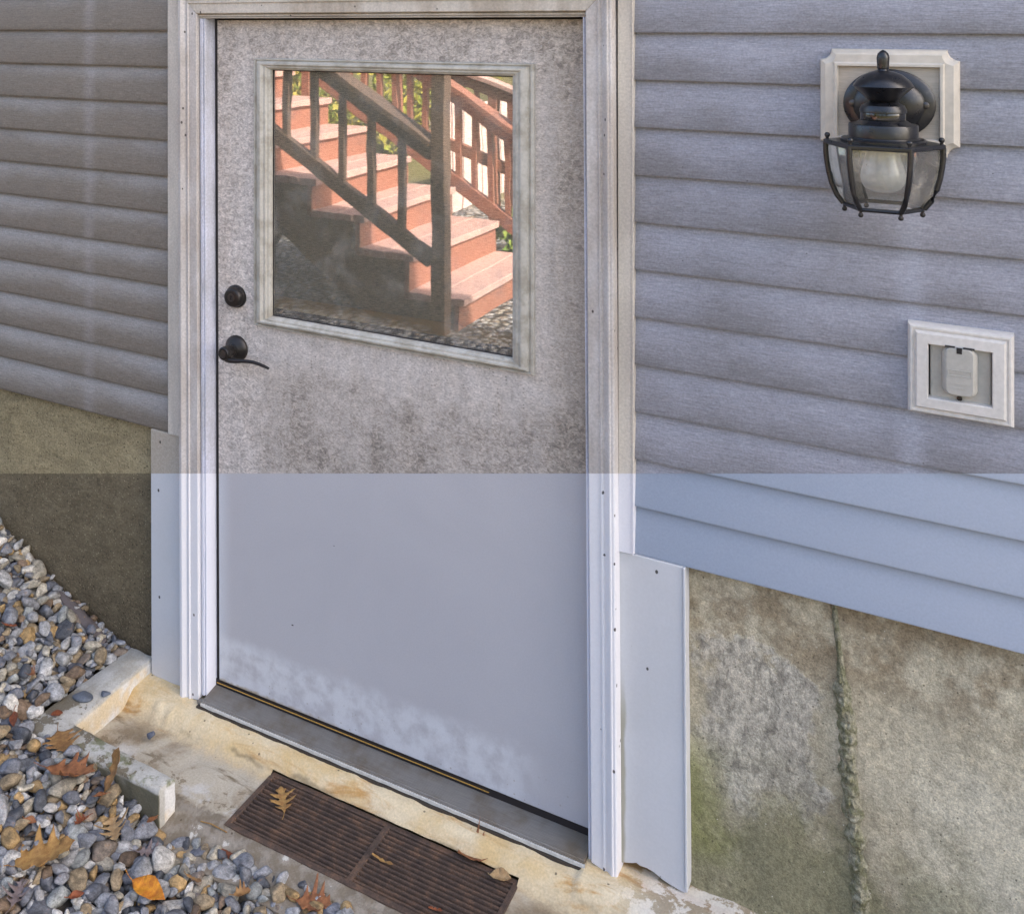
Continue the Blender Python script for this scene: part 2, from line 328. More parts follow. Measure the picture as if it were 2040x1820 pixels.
rd = t.rng(x, 1.06, 1.2); c = t.mix(t.ma('MULTIPLY', rd, .75), c, t.mix(t.rng(med, .48, .54), (.24, .205, .16), (.62, .61, .58)))
c = t.mix(.5, c, t.ramp(fine, [(.3, .7), (.7, 1.28)]), 'MULTIPLY')
sp = t.specks(38, .12, .20); c = t.mix(t.ma('MULTIPLY', sp, .75), c, (.09, .065, .04))
m_land = t.out(c, .85, t.bump(t.ma('ADD', t.ma('MULTIPLY', med, .7), t.ma('ADD', t.ma('MULTIPLY', fine, .3), t.ma('MULTIPLY', peel, -.5))), .55, .004), spec=.25)
t = T('peeling_white_kerb'); x, y, z = t.xyz(); big = t.noise(9, 7, .65, dist=.4); med = t.noise(42, 7, .68); fine = t.noise(220, 4)
top = t.mix(t.rng(big, .36, .62), (.50, .49, .45), (.36, .34, .29))
bare = t.rng(t.ma('ADD', t.ma('MULTIPLY', big, .7), t.ma('MULTIPLY', med, .3)), .52, .535)
bare = t.ma('MULTIPLY', bare, t.rng(z, -.012, -.004)); bare = t.ma('MULTIPLY', bare, t.rng(y, -.19, -.25))
c = t.mix(bare, top, (.19, .165, .12)); moss = t.ma('MULTIPLY', t.rng(t.noise(20, 6, .65), .50, .62), t.ma('MULTIPLY', t.rng(x, -.2, -.1), t.rng(z, -.015, -.005)))
c = t.mix(t.ma('MULTIPLY', moss, .8), c, (.15, .16, .075))
face = t.rng(z, -.004, -.012); fc = t.mix(t.rng(t.noise(14, 4), .4, .6), (.66, .655, .635), (.62, .52, .36)); c = t.mix(t.ma('MULTIPLY', face, t.rng(y, -.352, -.346)), c, fc)
outer = t.ma('MULTIPLY', t.rng(y, -.362, -.366), t.rng(z, -.006, -.012)); c = t.mix(outer, c, (.14, .13, .09))
c = t.mix(.5, c, t.ramp(fine, [(.3, .72), (.7, 1.25)]), 'MULTIPLY')
m_kerb = t.out(c, .9, t.bump(t.ma('ADD', t.ma('MULTIPLY', med, .8), t.ma('ADD', t.ma('MULTIPLY', fine, .3), t.ma('MULTIPLY', bare, -.6))), .6, .005), spec=.2)

# ---- metals and plastics
t = T('weathered_aluminium'); x, y, z = t.xyz(); rib = t.n('ShaderNodeTexWave', wave_type='BANDS', bands_direction='Y'); t.set(rib.inputs[0], t.pos()); rib.inputs['Scale'].default_value = 110
n = t.noise(13, 6, .65); f = t.noise(1, 4, .6, (30, 400, 30)); c = t.mix(t.rng(n, .44, .72), (.205, .192, .172), (.15, .122, .09)); c = t.mix(.4, c, t.ramp(f, [(.3, .7), (.7, 1.3)]), 'MULTIPLY')
c = t.mix(t.ma('MULTIPLY', t.rng(x, .93, 1.0), .5), c, (.14, .10, .05)); c = t.mix(.35, c, t.ramp(rib.outputs[1], [(0, .6), (1, 1.15)]), 'MULTIPLY')
m_thresh = t.out(c, .5, t.bump(t.ma('ADD', rib.outputs[1], t.ma('MULTIPLY', f, .4)), .5, .0015), metal=.1)
m_rubber = plain('dark_rubber', (.018, .014, .014), .7)
m_foam = plain('yellow_foam_seal', (.42, .24, .05), .8, var=.3)
m_lip = plain('chipped_white_lip', (.52, .51, .47), .7, var=.35, scale=120)
m_bronze = plain('dark_bronze', (.035, .031, .029), .38, .6, var=.25, scale=90)
m_bronze2 = plain('worn_bronze_cylinder', (.10, .09, .085), .35, .8, var=.2)
t = T('rusty_iron'); n = t.noise(30, 7, .68); f = t.noise(260, 4, .7); c = t.ramp(n, [(.3, (.055, .040, .034)), (.5, (.098, .066, .049)), (.7, (.19, .108, .066))])
c = t.mix(.7, c, t.ramp(f, [(.3, .6), (.7, 1.5)]), 'MULTIPLY'); m_iron = t.out(c, .72, t.bump(f, .4, .0015), metal=.2, spec=.35)
t = T('weathered_black_paint'); n = t.noise(60, 6, .7); f = t.noise(1, 5, .7, (120, 120, 30)); c = t.mix(t.rng(n, .54, .72), (.008, .008, .010), (.042, .038, .034))
m_black = t.out(c, t.ma('ADD', .14, t.ma('MULTIPLY', n, .34)), t.bump(f, .1, .0005), spec=.6)
m_lens = plain('glossy_black_lens', (.006, .006, .007), .06, spec=.8)
m_vinyl = plain('ivory_vinyl', (.55, .495, .42), .5, var=.22, scale=60, bump=.08)
t = T('ivory_grained_vinyl'); g = t.noise(1, 4, .65, (26, 1, 330)); n = t.noise(20, 4); c = t.mix(n, (.50, .435, .36), (.40, .345, .28)); c = t.mix(.5, c, t.ramp(g, [(.3, .65), (.7, 1.25)]), 'MULTIPLY')
m_panel = t.out(c, .6, t.bump(g, .4, .001))
m_white = plain('white_vinyl_frame', (.60, .57, .535), .5, var=.2, scale=110, bump=.08)
m_plate = plain('grey_white_plate', (.40, .385, .35), .5, var=.2, scale=120)
m_dark = plain('dark_recess', (.02, .017, .016), .9)
t = T('frosted_bulb'); n = t.noise(60, 3); m_bulb = t.out(t.mix(n, (.42, .425, .435), (.52, .525, .535)), .15, spec=.6)
def glass(name, refl, rough, tint, wav=0.0, dirt=0.0, film=0.0):
    t = T(name); nt = t.t
    tr = t.n('ShaderNodeBsdfTransparent'); t.set(tr.inputs[0], tint); gl = t.n('ShaderNodeBsdfGlossy'); gl.inputs['Roughness'].default_value = rough
    gl.inputs['Color'].default_value = (1, 1, 1, 1)
    fr = t.n('ShaderNodeFresnel'); fr.inputs[0].default_value = 1.5; f = t.rng(fr.outputs[0], .04, 1., refl, 1., False)
    if wav: 
        b = t.bump(t.noise(7, 1, .4), 1.0, wav); t.set(gl.inputs['Normal'], b); t.set(fr.inputs['Normal'], b)
    mx = t.n('ShaderNodeMixShader'); t.set(mx.inputs[0], f); t.set(mx.inputs[1], tr.outputs[0]); t.set(mx.inputs[2], gl.outputs[0]); o = mx.outputs[0]
    if dirt:
        df = t.n('ShaderNodeBsdfDiffuse'); df.inputs[0].default_value = (.55, .52, .47, 1)
        d = t.ma('ADD', t.ma('MULTIPLY', t.rng(t.noise(12, 6, .65), .45, .75), dirt), film); m2 = t.n('ShaderNodeMixShader'); t.set(m2.inputs[0], d); t.set(m2.inputs[1], o); t.set(m2.inputs[2], df.outputs[0]); o = m2.outputs[0]
    t.set(nt.nodes['Material Output'].inputs[0], o); return t.m
m_pane = glass('window_glass', .24, .003, (.955, .965, .945), .0002, .18, .08)
m_lglass = glass('lantern_glass', .09, .04, (.92, .93, .90), 0, .55, .09)
t = T('woven_roller_blind'); wv = t.noise(1, 3, .6, (60, 1, 620)); wh = t.noise(1, 3, .6, (620, 1, 60)); c = t.mix(.5, t.ramp(wv, [(.34, .45), (.66, 1.5)]), t.ramp(wh, [(.36, .6), (.64, 1.35)]), 'MULTIPLY')
m_blind = t.out(t.mix(1., (.50, .44, .33), c, 'MULTIPLY'), .9)
m_hem = plain('blind_hem_fabric', (.62, .44, .22), .8, var=.2)
m_roof = plain('roof_shingle', (.06, .055, .05), .9, var=.3, scale=20)

# ------------------------------------------------------------------ house wall
def sstep_(a, b, v): t_ = min(1, max(0, (v-a)/(b-a))); return t_*t_*(3-2*t_)
ZB, CO = 0.632, 0.0985
house = thing('house', (0.5, 0.0, 0.0), 'house with horizontal grey vinyl siding on a raised concrete foundation', 'house')
def siding(x0, x1, z0, z1, mat, seed, round_=.22):
    g = G(); n = max(2, int((x1 - x0) / .08)); k = round((z1 - z0) / CO); xs = [x0 + (x1-x0)*i/n for i in range(n+1)]
    for c in range(k):
        zb = z0 + c*CO
        loops = []
        for yc, zz in ((.004, .004), (-.0125, .0005), (-.0165, .000), (-.0182, .0015), (-.0190, .005), (-.0196, .014), (-.0194, .028), (-.0182, .044), (-.0158, .060), (-.0126, .076), (-.0088, .090), (-.0060, CO + .002)):
            u = zz/CO; yl = -.0188 + .0125*u; yy = yc if zz < .004 and yc > -.015 else yc*round_ + yl*(1-round_)
            loops.append([(x, yy + .0012*mnoise.noise((x*2.1, c*3.7, seed)), zb + zz + (.0010*mnoise.noise((x*1.6, c*5.1, seed+9)) if zz < .01 else 0)) for x in xs])
        g.loops(loops, closed=False)
    return g
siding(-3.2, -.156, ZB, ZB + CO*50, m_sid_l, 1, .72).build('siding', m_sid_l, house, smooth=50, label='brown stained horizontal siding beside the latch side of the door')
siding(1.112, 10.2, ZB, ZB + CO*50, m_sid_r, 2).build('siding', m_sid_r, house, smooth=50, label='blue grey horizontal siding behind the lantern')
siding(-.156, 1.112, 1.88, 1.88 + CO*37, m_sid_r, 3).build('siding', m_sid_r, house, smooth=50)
def wallgrid(x0, x1, z0, z1, y, amp, seed, step=.02):
    g = G(); nx = int((x1-x0)/step); nz = int((z1-z0)/step)
    g.loops([[(x0+(x1-x0)*i/nx, y + amp*mnoise.fractal((x0*1+(x1-x0)*i/nx*6, k*.02*6*step/.02, seed), 1, 2, 4), z0+(z1-z0)*k/nz) for i in range(nx+1)] for k in range(nz+1)], closed=False)
    return g
wallgrid(-3.2, -.10, -.5, ZB+.02, .004, .004, 3.1).build('foundation_wall', m_stucco, house, smooth=60, label='brown stucco foundation beside the gravel')
wallgrid(1.15, 4.2, -.5, ZB+.02, .006, .007, 7.7).build('foundation_wall', m_conc, house, smooth=60, label='mossy grey concrete foundation under the right hand siding')
# rough mortar seam down the concrete
g = G(); ls = []; M5 = lambda *a: mnoise.noise(a)
for k in range(230):
    z = -.05 + k*.00295; low = sstep_(.52, .44, z); xc = 1.555 - .052*(z/.62) + .005*M5(z*9, 1, 1) + .003*M5(z*60, 4, 4)
    wd = (.004 + .0075*low)*(1 + .55*M5(z*40, 3, 2)); h = (.002 + .0052*low)*max(.15, 1 + .9*M5(z*45, 5, 4) + .5*M5(z*130, 2, 6)); row = []
    for q in range(13):
        u = -1.5 + 3*q/12; e = max(0, 1 - (abs(u)/1.5)**2)
        row.append((xc + wd*u, .007 - (h+.005)*e*(1 + .5*M5(u*2.1, z*85, 3)) - .002*e*M5(u*5, z*210, 8), z))
    ls.append(row)
g.loops(ls, closed=False).build('mortar_seam', m_seam, house, smooth=70)
G().box(-.156, -.088, -.027, .02, ZB, 5.5).build('trim_strip', m_strip, house, bevel=.002)
G().box(1.0805, 1.113, -.0265, .02, ZB, 5.5).box(1.110, 1.1135, -.0285, -.0265, ZB, 5.5).build('trim_strip', m_strip, house, bevel=.0012)
G().box(-.088, 1.088, -.0255, .02, 1.822, 1.885).build('trim_strip', m_strip, house, bevel=.002)
def board(x0, x1, bottom):
    pts = [(x0, ZB-.001), (x1, ZB-.001)] + bottom
    return G().prism(pts, lambda a, b: (a, -.0215, b), lambda a, b: (a, .012, b))
board(-.222, -.088, [(-.088, -.030), (-.098, -.038), (-.12, -.035), (-.15, -.038), (-.185, -.036), (-.2, -.038), (-.222, -.034)]).build('skirt_board', m_skirt, house, bevel=.0015)
g = board(1.0805, 1.213, [(1.213, -.029), (1.198, -.027), (1.180, -.024), (1.165, -.020), (1.150, -.013), (1.135, -.010), (1.12, -.011), (1.112, -.008), (1.104, -.012), (1.0805, -.020)])
g.box(1.213, 1.218, -.025, .012, -.024, ZB-.001).build('skirt_board', m_skirt, house, bevel=.0015)
g = G(); g.box(-3.2, -.156, .03, .2, ZB, 5.6); g.box(1.112, 10.2, .03, .2, ZB, 5.6); g.box(-.156, 1.112, .03, .2, 1.9, 5.6)
g.box(-3.2, -3.0, .2, 7.8, -.5, 5.6); g.box(10.0, 10.2, .2, 7.8, -.5, 5.6); g.box(-3.0, 10.0, 7.8, 8, -.5, 5.6)
g.box(-3.0, -.25, .012, .2, -.5, ZB+.0005); g.box(1.25, 10.0, .014, .2, -.5, ZB+.0005); g.box(-.2, 1.2, .35, .5, -.5, 2.0)
g.build('wall_core', m_conc, house)
g = G(); g.prism([(-.60, 5.62), (8.6, 5.62), (4.0, 7.6)], lambda a, b: (-3.5, a, b), lambda a, b: (10.5, a, b)); g.build('roof', m_roof, house)

# ------------------------------------------------------------------ door frame
frame = thing('door_frame', (.5, -.03, -.03), 'white painted door frame with moulded casing and metal sill', 'door frame')
prof = [(.0, -.030), (.0, -.042), (.002, -.044), (.026, -.044), (.028, -.0475), (.0305, -.0475), (.0325, -.0445), (.0355, -.0445), (.040, -.0475), (.044, -.051), (.0475, -.0535), (.050, -.0535), (.0515, -.0515), (.056, -.0515), (.0585, -.0495), (.059, -.046), (.059, -.0)]
XL, XR, ZT = -.037, 1.022, 1.760
def leg(side, zb):
    ls = []
    for s, y in prof:
        x = XL - s if side < 0 else XR + s
        ls.append([(x, y, zb + .004*mnoise.noise((s*300, side, 2)) + (.006 if s < .02 else 0)), (x, y, ZT + s - .0006)])
    g = G(); g.loops(ls, closed=False); return g
leg(-1, -.037).build('casing', m_casing, frame, smooth=35)
leg(1, -.031).build('casing', m_casing, frame, smooth=35)
G().loops([[(XL - s + .0006, y, ZT + s), (XR + s - .0006, y, ZT + s)] for s, y in prof], closed=False).build('casing', m_head, frame, smooth=35)
g = G(); jp = [(.03, .02), (-.03, .02), (-.0335, .0175), (-.036, .014), (-.036, .008), (-.031, .0065), (-.034, .004), (-.034, .0015), (-.030, 0.), (.012, 0.), (.012, .004), (.03, .004)]
def jamb(x, sgn, zb, z1): return G().prism(jp, lambda a, b: (x + sgn*b, a, zb), lambda a, b: (x + sgn*b, a, z1))
jamb(-.017, -1, -.022, 1.7475).build('jamb', m_jamb, frame, smooth=35)
jamb(1.012, 1, -.030, 1.7475).build('jamb', m_jamb, frame, smooth=35)
G().prism(jp, lambda a, b: (-.037, a, 1.7478 + b*.65), lambda a, b: (1.032, a, 1.7478 + b*.65)).build('jamb', m_head, frame, smooth=35)
g = G(); g.box(-.0165, -.004, .006, .03, -.02, 1.747); g.box(-.004, 1.01, .010, .03, 1.7435, 1.7475); g.box(1.008, 1.0115, .006, .03, -.02, 1.747); g.build('weather_strip', m_rubber, frame)
th = [(.03, -.012), (.0, -.012), (-.050, -.021), (-.0515, -.0195), (-.053, -.0205), (-.0555, -.0220), (-.0585, -.0218), (-.060, -.024), (-.060, -.029), (-.056, -.031), (.03, -.031)]
G().prism(th, lambda a, b: (-.0165, a, b), lambda a, b: (1.0115, a, b)).box(-.030, -.0165, -.058, -.045, -.031, -.0235).build('threshold', m_thresh, frame, smooth=20)
g = G(); ls = []
for i in range(120):
    x = -.015 + 1.03*i/119; h = .0016 + .002*mnoise.noise((x*25, 4, 4)); ls.append([(x, -.0592, -.0235), (x, -.0625, -.0245 + h*.3), (x, -.0632, -.0285 - h), (x, -.0600, -.0300)])
g.loops(ls, closed=False).build('threshold_lip', m_lip, frame, smooth=60)
g = G(); ls = []
for i in range(140):
    x = -.026 + 1.04*i/139; ww = .0035 + .0045*max(0, mnoise.noise((x*13, 7, 3))+.25) + .0015*mnoise.noise((x*60, 2, 9)); ls.append([(x, -.056, -.0315), (x, -.0615-ww, -.0318), (x, -.0618-ww, -.040)])
g.loops(ls, closed=False).build('sill_gap', plain('dark_sill_joint', (.045, .035, .026), .9, var=.4, scale=150), frame)  # irregular dark ribbon drawn along the joint below the lip
G().box(-.0165, 1.0115, .002, .02, -.0118, .0045).build('bottom_seal', m_rubber, frame)
g = G(); ls = []
for i in range(60):
    x = -.012 + .78*i/59; h = .0012*(1 - i/75) ; ls.append([(x, .0, -.0035-h), (x, -.0015, -.0035), (x, .0, -.0035+h), (x, .002, -.0035)])
g.loops(ls, True, True, True).build('seal_edge', m_foam, frame, smooth=60)

# the old opening has racked: its foot leans a little to the right
def rack(o, k_l, k_r, xm=.5):
    for v in o.data.vertices:
        X = v.co.x + o_x(o); z = v.co.z + o_z(o); v.co.x += (k_r if X > xm else k_l)*max(0, 1 - (z+.03)/1.78)
def o_x(o): return origin_of(o.parent).x
def o_z(o): return origin_of(o.parent).z
for o in frame.children: rack(o, .007, .0125)
for o in house.children:
    if o.name.startswith('trim_strip') or o.name.startswith('skirt_board'): rack(o, .007, .0125)

# ------------------------------------------------------------------ door
door = thing('door', (.5, .02, 0), 'grimy white half glass door, scrubbed clean below a slanting line', 'door')
WX0, WX1, WZ0, WZ1 = .1205, .892, .960, 1.6455
GX0, GX1, GZ0, GZ1 = .1735, .8515, .9875, 1.6165
g = G(); x0, x1, z0, z1 = -.0035, 1.009, .0055, 1.743
def ringface(y): return [[(x0+.0068, y, z0), (x1+.012, y, z0), (x1, y, z1), (x0, y, z1)], [(.15, y, .975), (.87, y, .975), (.87, y, 1.63), (.15, y, 1.63)]]
a, b = ringface(0.0), ringface(.042)
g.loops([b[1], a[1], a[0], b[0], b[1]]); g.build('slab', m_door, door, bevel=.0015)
mp = [(.0, .0005), (.0, -.006), (.002, -.009), (.006, -.0095), (.0075, -.006), (.010, -.006), (.013, -.012), (.019, -.016), (.025, -.0165), (.029, -.0135), (.031, -.012), (.037, -.012), (.039, -.008), (.044, -.006), (.047, -.002)]
g = G()
# sides are wider than the top and bottom rails of the moulding
ls = []
for s, y in mp:
    u = s/.047; ix = u*(GX0 - WX0); iz0 = u*(GZ0 - WZ0); iz1 = u*(WZ1 - GZ1)
    ls.append([(WX0+ix, y, WZ0+iz0), (WX1-ix, y, WZ0+iz0), (WX1-ix, y, WZ1-iz1), (WX0+ix, y, WZ1-iz1)])
ls.append([(GX0+.0004, .006, GZ0+.0004), (GX1-.0004, .006, GZ0+.0004), (GX1-.0004, .006, GZ1-.0004), (GX0+.0004, .006, GZ1-.0004)])
wf = g.loops(ls).build('window_frame', m_mould, door, smooth=28)
G().frame(GX0-.002, GX1+.002, GZ0-.002, GZ1+.002, [(0, .0075), (0, .0045), (.0045, .0045), (.0045, .0075)]).build('glazing_gasket', m_rubber, wf)
pane = G().box(.16, .865, .0062, .0102, .98, 1.625).build('pane', m_pane, door)
g = G(); g.loops([[(.165, .021, 1.009), (.858, .021, 1.009)], [(.165, .020, 1.3), (.858, .021, 1.3)], [(.165, .021, 1.628), (.858, .021, 1.628)]], closed=False).build('blind', m_blind, door)
g = G(); g.box(.168, .856, .0165, .0205, 1.004, 1.036).build('blind_hem', m_hem, door, bevel=.001)
G().box(.15, .87, .030, .04, .975, 1.63).build('window_recess', m_dark, door)
# deadbolt
cx, cz = .0605, 1.0240
db = G().lathe([(.0295, .0), (.0295, .004), (.0285, .0065), (.0265, .0075), (.0262, .010), (.0235, .0195), (.0215, .0215), (.019, .0225)], (cx, 0, cz), 'y', 40, sx=1.08).build('deadbolt', m_bronze, door, smooth=30)
kc = G().lathe([(.0105, .0224), (.0105, .0240), (.0088, .0243), (.0086, .0234)], (cx, 0, cz+.001), 'y', 28, sx=1.05).build('key_cylinder', m_bronze2, db, smooth=30)
G().box(cx-.0008, cx+.0008, -.0247, -.0236, cz-.004, cz+.0065).box(cx+.0008, cx+.003, -.0246, -.0236, cz+.003, cz+.005).build('keyway', m_dark, kc)
# lever handle
cx, cz = .0620, .8890
lv = G().lathe([(.0335, .0), (.0335, .003), (.0325, .006), (.0265, .0125), (.018, .0165), (.0155, .0185), (.0155, .0215), (.0135, .0225), (.0135, .032)], (cx, 0, cz), 'y', 44, sx=1.06).build('lever_handle', m_bronze, door, smooth=30)
g = G(); g.lathe([(.0125, .030), (.0172, .036), (.0180, .046), (.0172, .055), (.0145, .0575)], (cx, 0, cz), 'y', 32)
pts = [(.058, -.047, .879), (.068, -.048, .8755), (.082, -.049, .8735), (.100, -.050, .8755), (.118, -.050, .8785), (.137, -.050, .8805), (.155, -.050, .8810), (.172, -.0495, .8790), (.187, -.048, .8755), (.199, -.046, .8715)]
rads = [.0085, .0082, .0070, .0056, .0050, .0047, .0044, .0041, .0038, .0030]
g.tube(pts, rads, 12, 1.0); g.build('lever', m_bronze, lv, smooth=40)
kc = G().lathe([(.0098, .0572), (.0098, .0592), (.0082, .0595), (.0080, .0586)], (cx, 0, cz), 'y', 28).build('key_cylinder', m_bronze2, lv, smooth=30)
# ------------------------------------------------------------------ lantern and its block
block = thing('mounting_block', (1.597, -.02, 1.59), 'ivory grained mounting block with notched corners behind the black lantern', 'mounting block')
def notched(x0, x1, z0, z1, r, n=7):
    p = []
    for (px, pz, a0) in ((x0, z0, 90), (x1, z0, 180), (x1, z1, 270), (x0, z1, 0)):
        for i in range(n):
            a = R(a0 - 90*i/(n-1)); p.append((px + r*math.cos(a), pz + r*math.sin(a)))
    return p
def inset(p, d, cx, cz, hx, hz):
    return [(cx + (x-cx)*(hx-d)/hx, cz + (z-cz)*(hz-d)/hz) for x, z in p]
bx0, bx1, bz0, bz1 = 1.481, 1.7135, 1.492, 1.686
P = notched(bx0, bx1, bz0, bz1, .020); bcx, bcz, hx, hz = (bx0+bx1)/2, (bz0+bz1)/2, (bx1-bx0)/2, (bz1-bz0)/2
g = G(); ls = []
for d, y in ((0, -.004), (0, -.028), (.002, -.033), (.007, -.0355), (.010, -.0385), (.022, -.0395)):
    ls.append([(x, y, z) for x, z in inset(P, d, bcx, bcz, hx, hz)])
inner = []
for x, z in inset(P, .022, bcx, bcz, hx, hz): inner.append((min(max(x, bx0+.024), bx1-.024), -.0398, min(max(z, bz0+.024), bz1-.024)))
ls.append(inner)
g.loops(ls).frame(bx0+.024, bx1-.024, bz0+.024, bz1-.024, [(0, -.0398), (.003, -.0428), (.007, -.0428), (.009, -.034)]).build('block_rim', m_vinyl, block, smooth=35)
G().box(bx0+.031, bx1-.031, -.0345, -.030, bz0+.031, bz1-.031).build('block_panel', m_panel, block)

lx, ly, lz = 1.597, -.150, 1.5255
lamp = thing('wall_lantern', (lx, ly, 1.41), 'black hexagonal wall lantern with curved clear panes and a motion sensor', 'wall lamp')
G().lathe([(.080, .030), (.080, .041), (.076, .0445), (.062, .047), (.058, .052), (.044, .060), (.03, .064)], (1.599, 0, 1.586), 'y', 44, sx=.96, sy=.80).build('backplate', m_black, lamp, smooth=35)
for dx in (-.060, .060): G().lathe([(.0065, .002), (.0065, .006), (.004, .0075)], (1.599+dx, -.043, 1.586), 'y', 14).build('mounting_nut', m_bronze2, lamp, smooth=35)
G().tube([(1.598, -.05, 1.592), (lx, -.09, 1.595), (lx, ly, 1.592)], [.020, .019, .020], 20).build('arm', m_black, lamp, smooth=40)
G().lathe([(.021, 1.5985), (.024, 1.601), (.046, 1.622), (.0485, 1.6245), (.0475, 1.627), (.042, 1.635), (.030, 1.645), (.016, 1.6505), (.010, 1.6515), (.0085, 1.654), (.0095, 1.656), (.0095, 1.6585)], (lx, ly, 0), 'z', 40).build('cap', m_black, lamp, smooth=30)
G().lathe([(.0095, 1.6585), (.0100, 1.666), (.0105, 1.674), (.0088, 1.681), (.0045, 1.6855), (.0008, 1.6875)], (lx, ly, 0), 'z', 24).build('finial', m_black, lamp, smooth=60)
ms = G().lathe([(.014, 1.5975), (.024, 1.597), (.035, 1.5915), (.0385, 1.584), (.0385, 1.5795)], (lx, ly, 0), 'z', 36, sx=.98).build('motion_sensor', m_black, lamp, smooth=35)
g = G().lathe([(.0362, 1.5797), (.0365, 1.579), (.0365, 1.5665), (.0362, 1.566)], (lx, ly, 0), 'z', 36)
lens = g.build('sensor_lens', m_lens, ms, smooth=35)
G().lathe([(.037, 1.566), (.040, 1.564), (.046, 1.560), (.0545, 1.559), (.0555, 1.557), (.0555, 1.5375), (.0575, 1.5365), (.0580, 1.5355), (.066, 1.5345), (.0685, 1.5325), (.0685, 1.5285), (.071, 1.5265), (.071, 1.5255)], (lx, ly, 0), 'z', 44).build('collar', m_black, lamp, smooth=30)
HEX = [R(60*i) for i in range(6)]       # a flat side faces the viewer
def hexpt(r, a, z): return (lx + r*math.cos(a), ly + r*math.sin(a), z)
cage = [(.0925, 1.5225), (.0925, 1.505), (.0905, 1.488), (.0875, 1.470), (.0825, 1.450), (.0745, 1.431), (.0635, 1.4165)]
rim = G(); rim.loops([[hexpt(r, a, z) for a in HEX] for r, z in ((.066, 1.5285), (.094, 1.5285), (.0965, 1.527), (.0965, 1.5215), (.094, 1.520), (.084, 1.520), (.084, 1.5265), (.066, 1.5265))])
rim.build('top_rim', m_black, lamp, bevel=.0006); rim = G()
rim.loops([[hexpt(r, a, z) for a in HEX] for r, z in ((.058, 1.4185), (.0645, 1.4185), (.0655, 1.416), (.064, 1.4125), (.056, 1.4125), (.056, 1.4185))])
rim.build('bottom_rim', m_black, lamp, bevel=.0006)
for i in range(6):
    a = HEX[i]
    G().tube([hexpt(r, a, z) for r, z in cage], .0046, 8).build('cage_rib', m_black, lamp, smooth=60)
    b = HEX[(i+1) % 6]; ls = []
    for r, z in cage:
        A = Vector(hexpt(r-.003, a, z)); B = Vector(hexpt(r-.003, b, z)); ls.append([A.lerp(B, k/6) for k in range(7)])
    G().loops(ls, closed=False).build('lantern_pane', m_lglass, lamp, smooth=60)
    G().lathe([(.0030, 0), (.0026, .003), (.0046, .006), (.0048, .009), (.0032, .0115), (.001, .0122)], hexpt(.090, a, 1.5280), 'z', 14).build('knob', m_black, lamp, smooth=60)
    G().lathe([(.001, -.0105), (.003, -.0098), (.0044, -.0072), (.004, -.0045), (.0024, -.002), (.003, 0)], hexpt(.0615, a, 1.4130), 'z', 14).build('knob', m_bronze, lamp, smooth=60)
G().lathe([(.0250, 1.524), (.0252, 1.508), (.0270, 1.497), (.0310, 1.486), (.0338, 1.476), (.0345, 1.467), (.0330, 1.457), (.0285, 1.4485), (.021, 1.4430), (.011, 1.4405), (.001, 1.4400)], (lx, ly, 0), 'z', 36, sx=1.06, sy=1.06).build('bulb', m_bulb, lamp, smooth=60)

# ------------------------------------------------------------------ outdoor outlet
ob = thing('outlet_box', (1.713, -.02, 1.107), 'white framed weatherproof outlet with closed flip lid on the blue grey siding', 'outlet')
g = G(); g.frame(1.6295, 1.7965, 1.0265, 1.1895, [(0, -.004), (0, -.024), (.002, -.030), (.005, -.034), (.008, -.0345), (.0085, -.0325), (.0115, -.0325), (.0155, -.0385), (.032, -.0395), (.0335, -.038), (.0345, -.020)]).build('outlet_frame', m_white, ob, smooth=28)
cp = G().box(1.6660, 1.7612, -.028, -.0215, 1.0575, 1.1650).build('cover_plate', m_plate, ob, bevel=.0025)
G().box(1.660, 1.766, -.0213, -.018, 1.055, 1.168).build('plate_recess', m_dark, ob)
def rrect(x0, x1, z0, z1, r, y, n=5):
    p = []
    for (cx_, cz_, a0) in ((x1-r, z1-r, 0), (x0+r, z1-r, 90), (x0+r, z0+r, 180), (x1-r, z0+r, 270)):
        for i in range(n): a = R(a0 + 90*i/(n-1)); p.append((cx_ + r*math.cos(a), y, cz_ + r*math.sin(a)))
    return p
lid = G().loops([rrect(1.685, 1.741, 1.0705, 1.1570, .014, -.0282), rrect(1.685, 1.741, 1.0705, 1.1570, .014, -.034), rrect(1.6905, 1.7355, 1.0735, 1.1575, .010, -.045), rrect(1.6925, 1.7335, 1.0755, 1.1560, .009, -.0465)], True, False, True).build('flip_lid', m_plate, ob, smooth=30)
g = G(); g.frame(1.6945, 1.7315, 1.108, 1.1195, [(0, -.0466), (.0004, -.0475), (.0012, -.0475), (.0016, -.0466)])
for k in range(7): g.box(1.6985+k*.0043, 1.7010+k*.0043, -.0472, -.0464, 1.1115+.0006*(k % 2), 1.116-.0006*(k % 3))
g.box(1.70, 1.727, -.0471, -.0464, 1.094, 1.0955); g.box(1.703, 1.72, -.0471, -.0464, 1.087, 1.0883); g.build('embossing', m_plate, lid)
G().box(1.708, 1.7165, -.0472, -.044, 1.1485, 1.1585).box(1.690, 1.7055, -.0460, -.030, 1.1580, 1.1592).box(1.7185, 1.736, -.0460, -.030, 1.1580, 1.1592).build('hinge_gap', m_dark, lid)
G().lathe([(.0045, .028), (.0045, .0305), (.003, .031)], (1.7125, 0, 1.0645), 'y', 16).build('latch_screw', m_bronze, cp, smooth=30)
G().box(1.6875, 1.739, -.032, -.0281, 1.1595, 1.1622).build('hinge_bar', m_plate, cp, bevel=.0008)

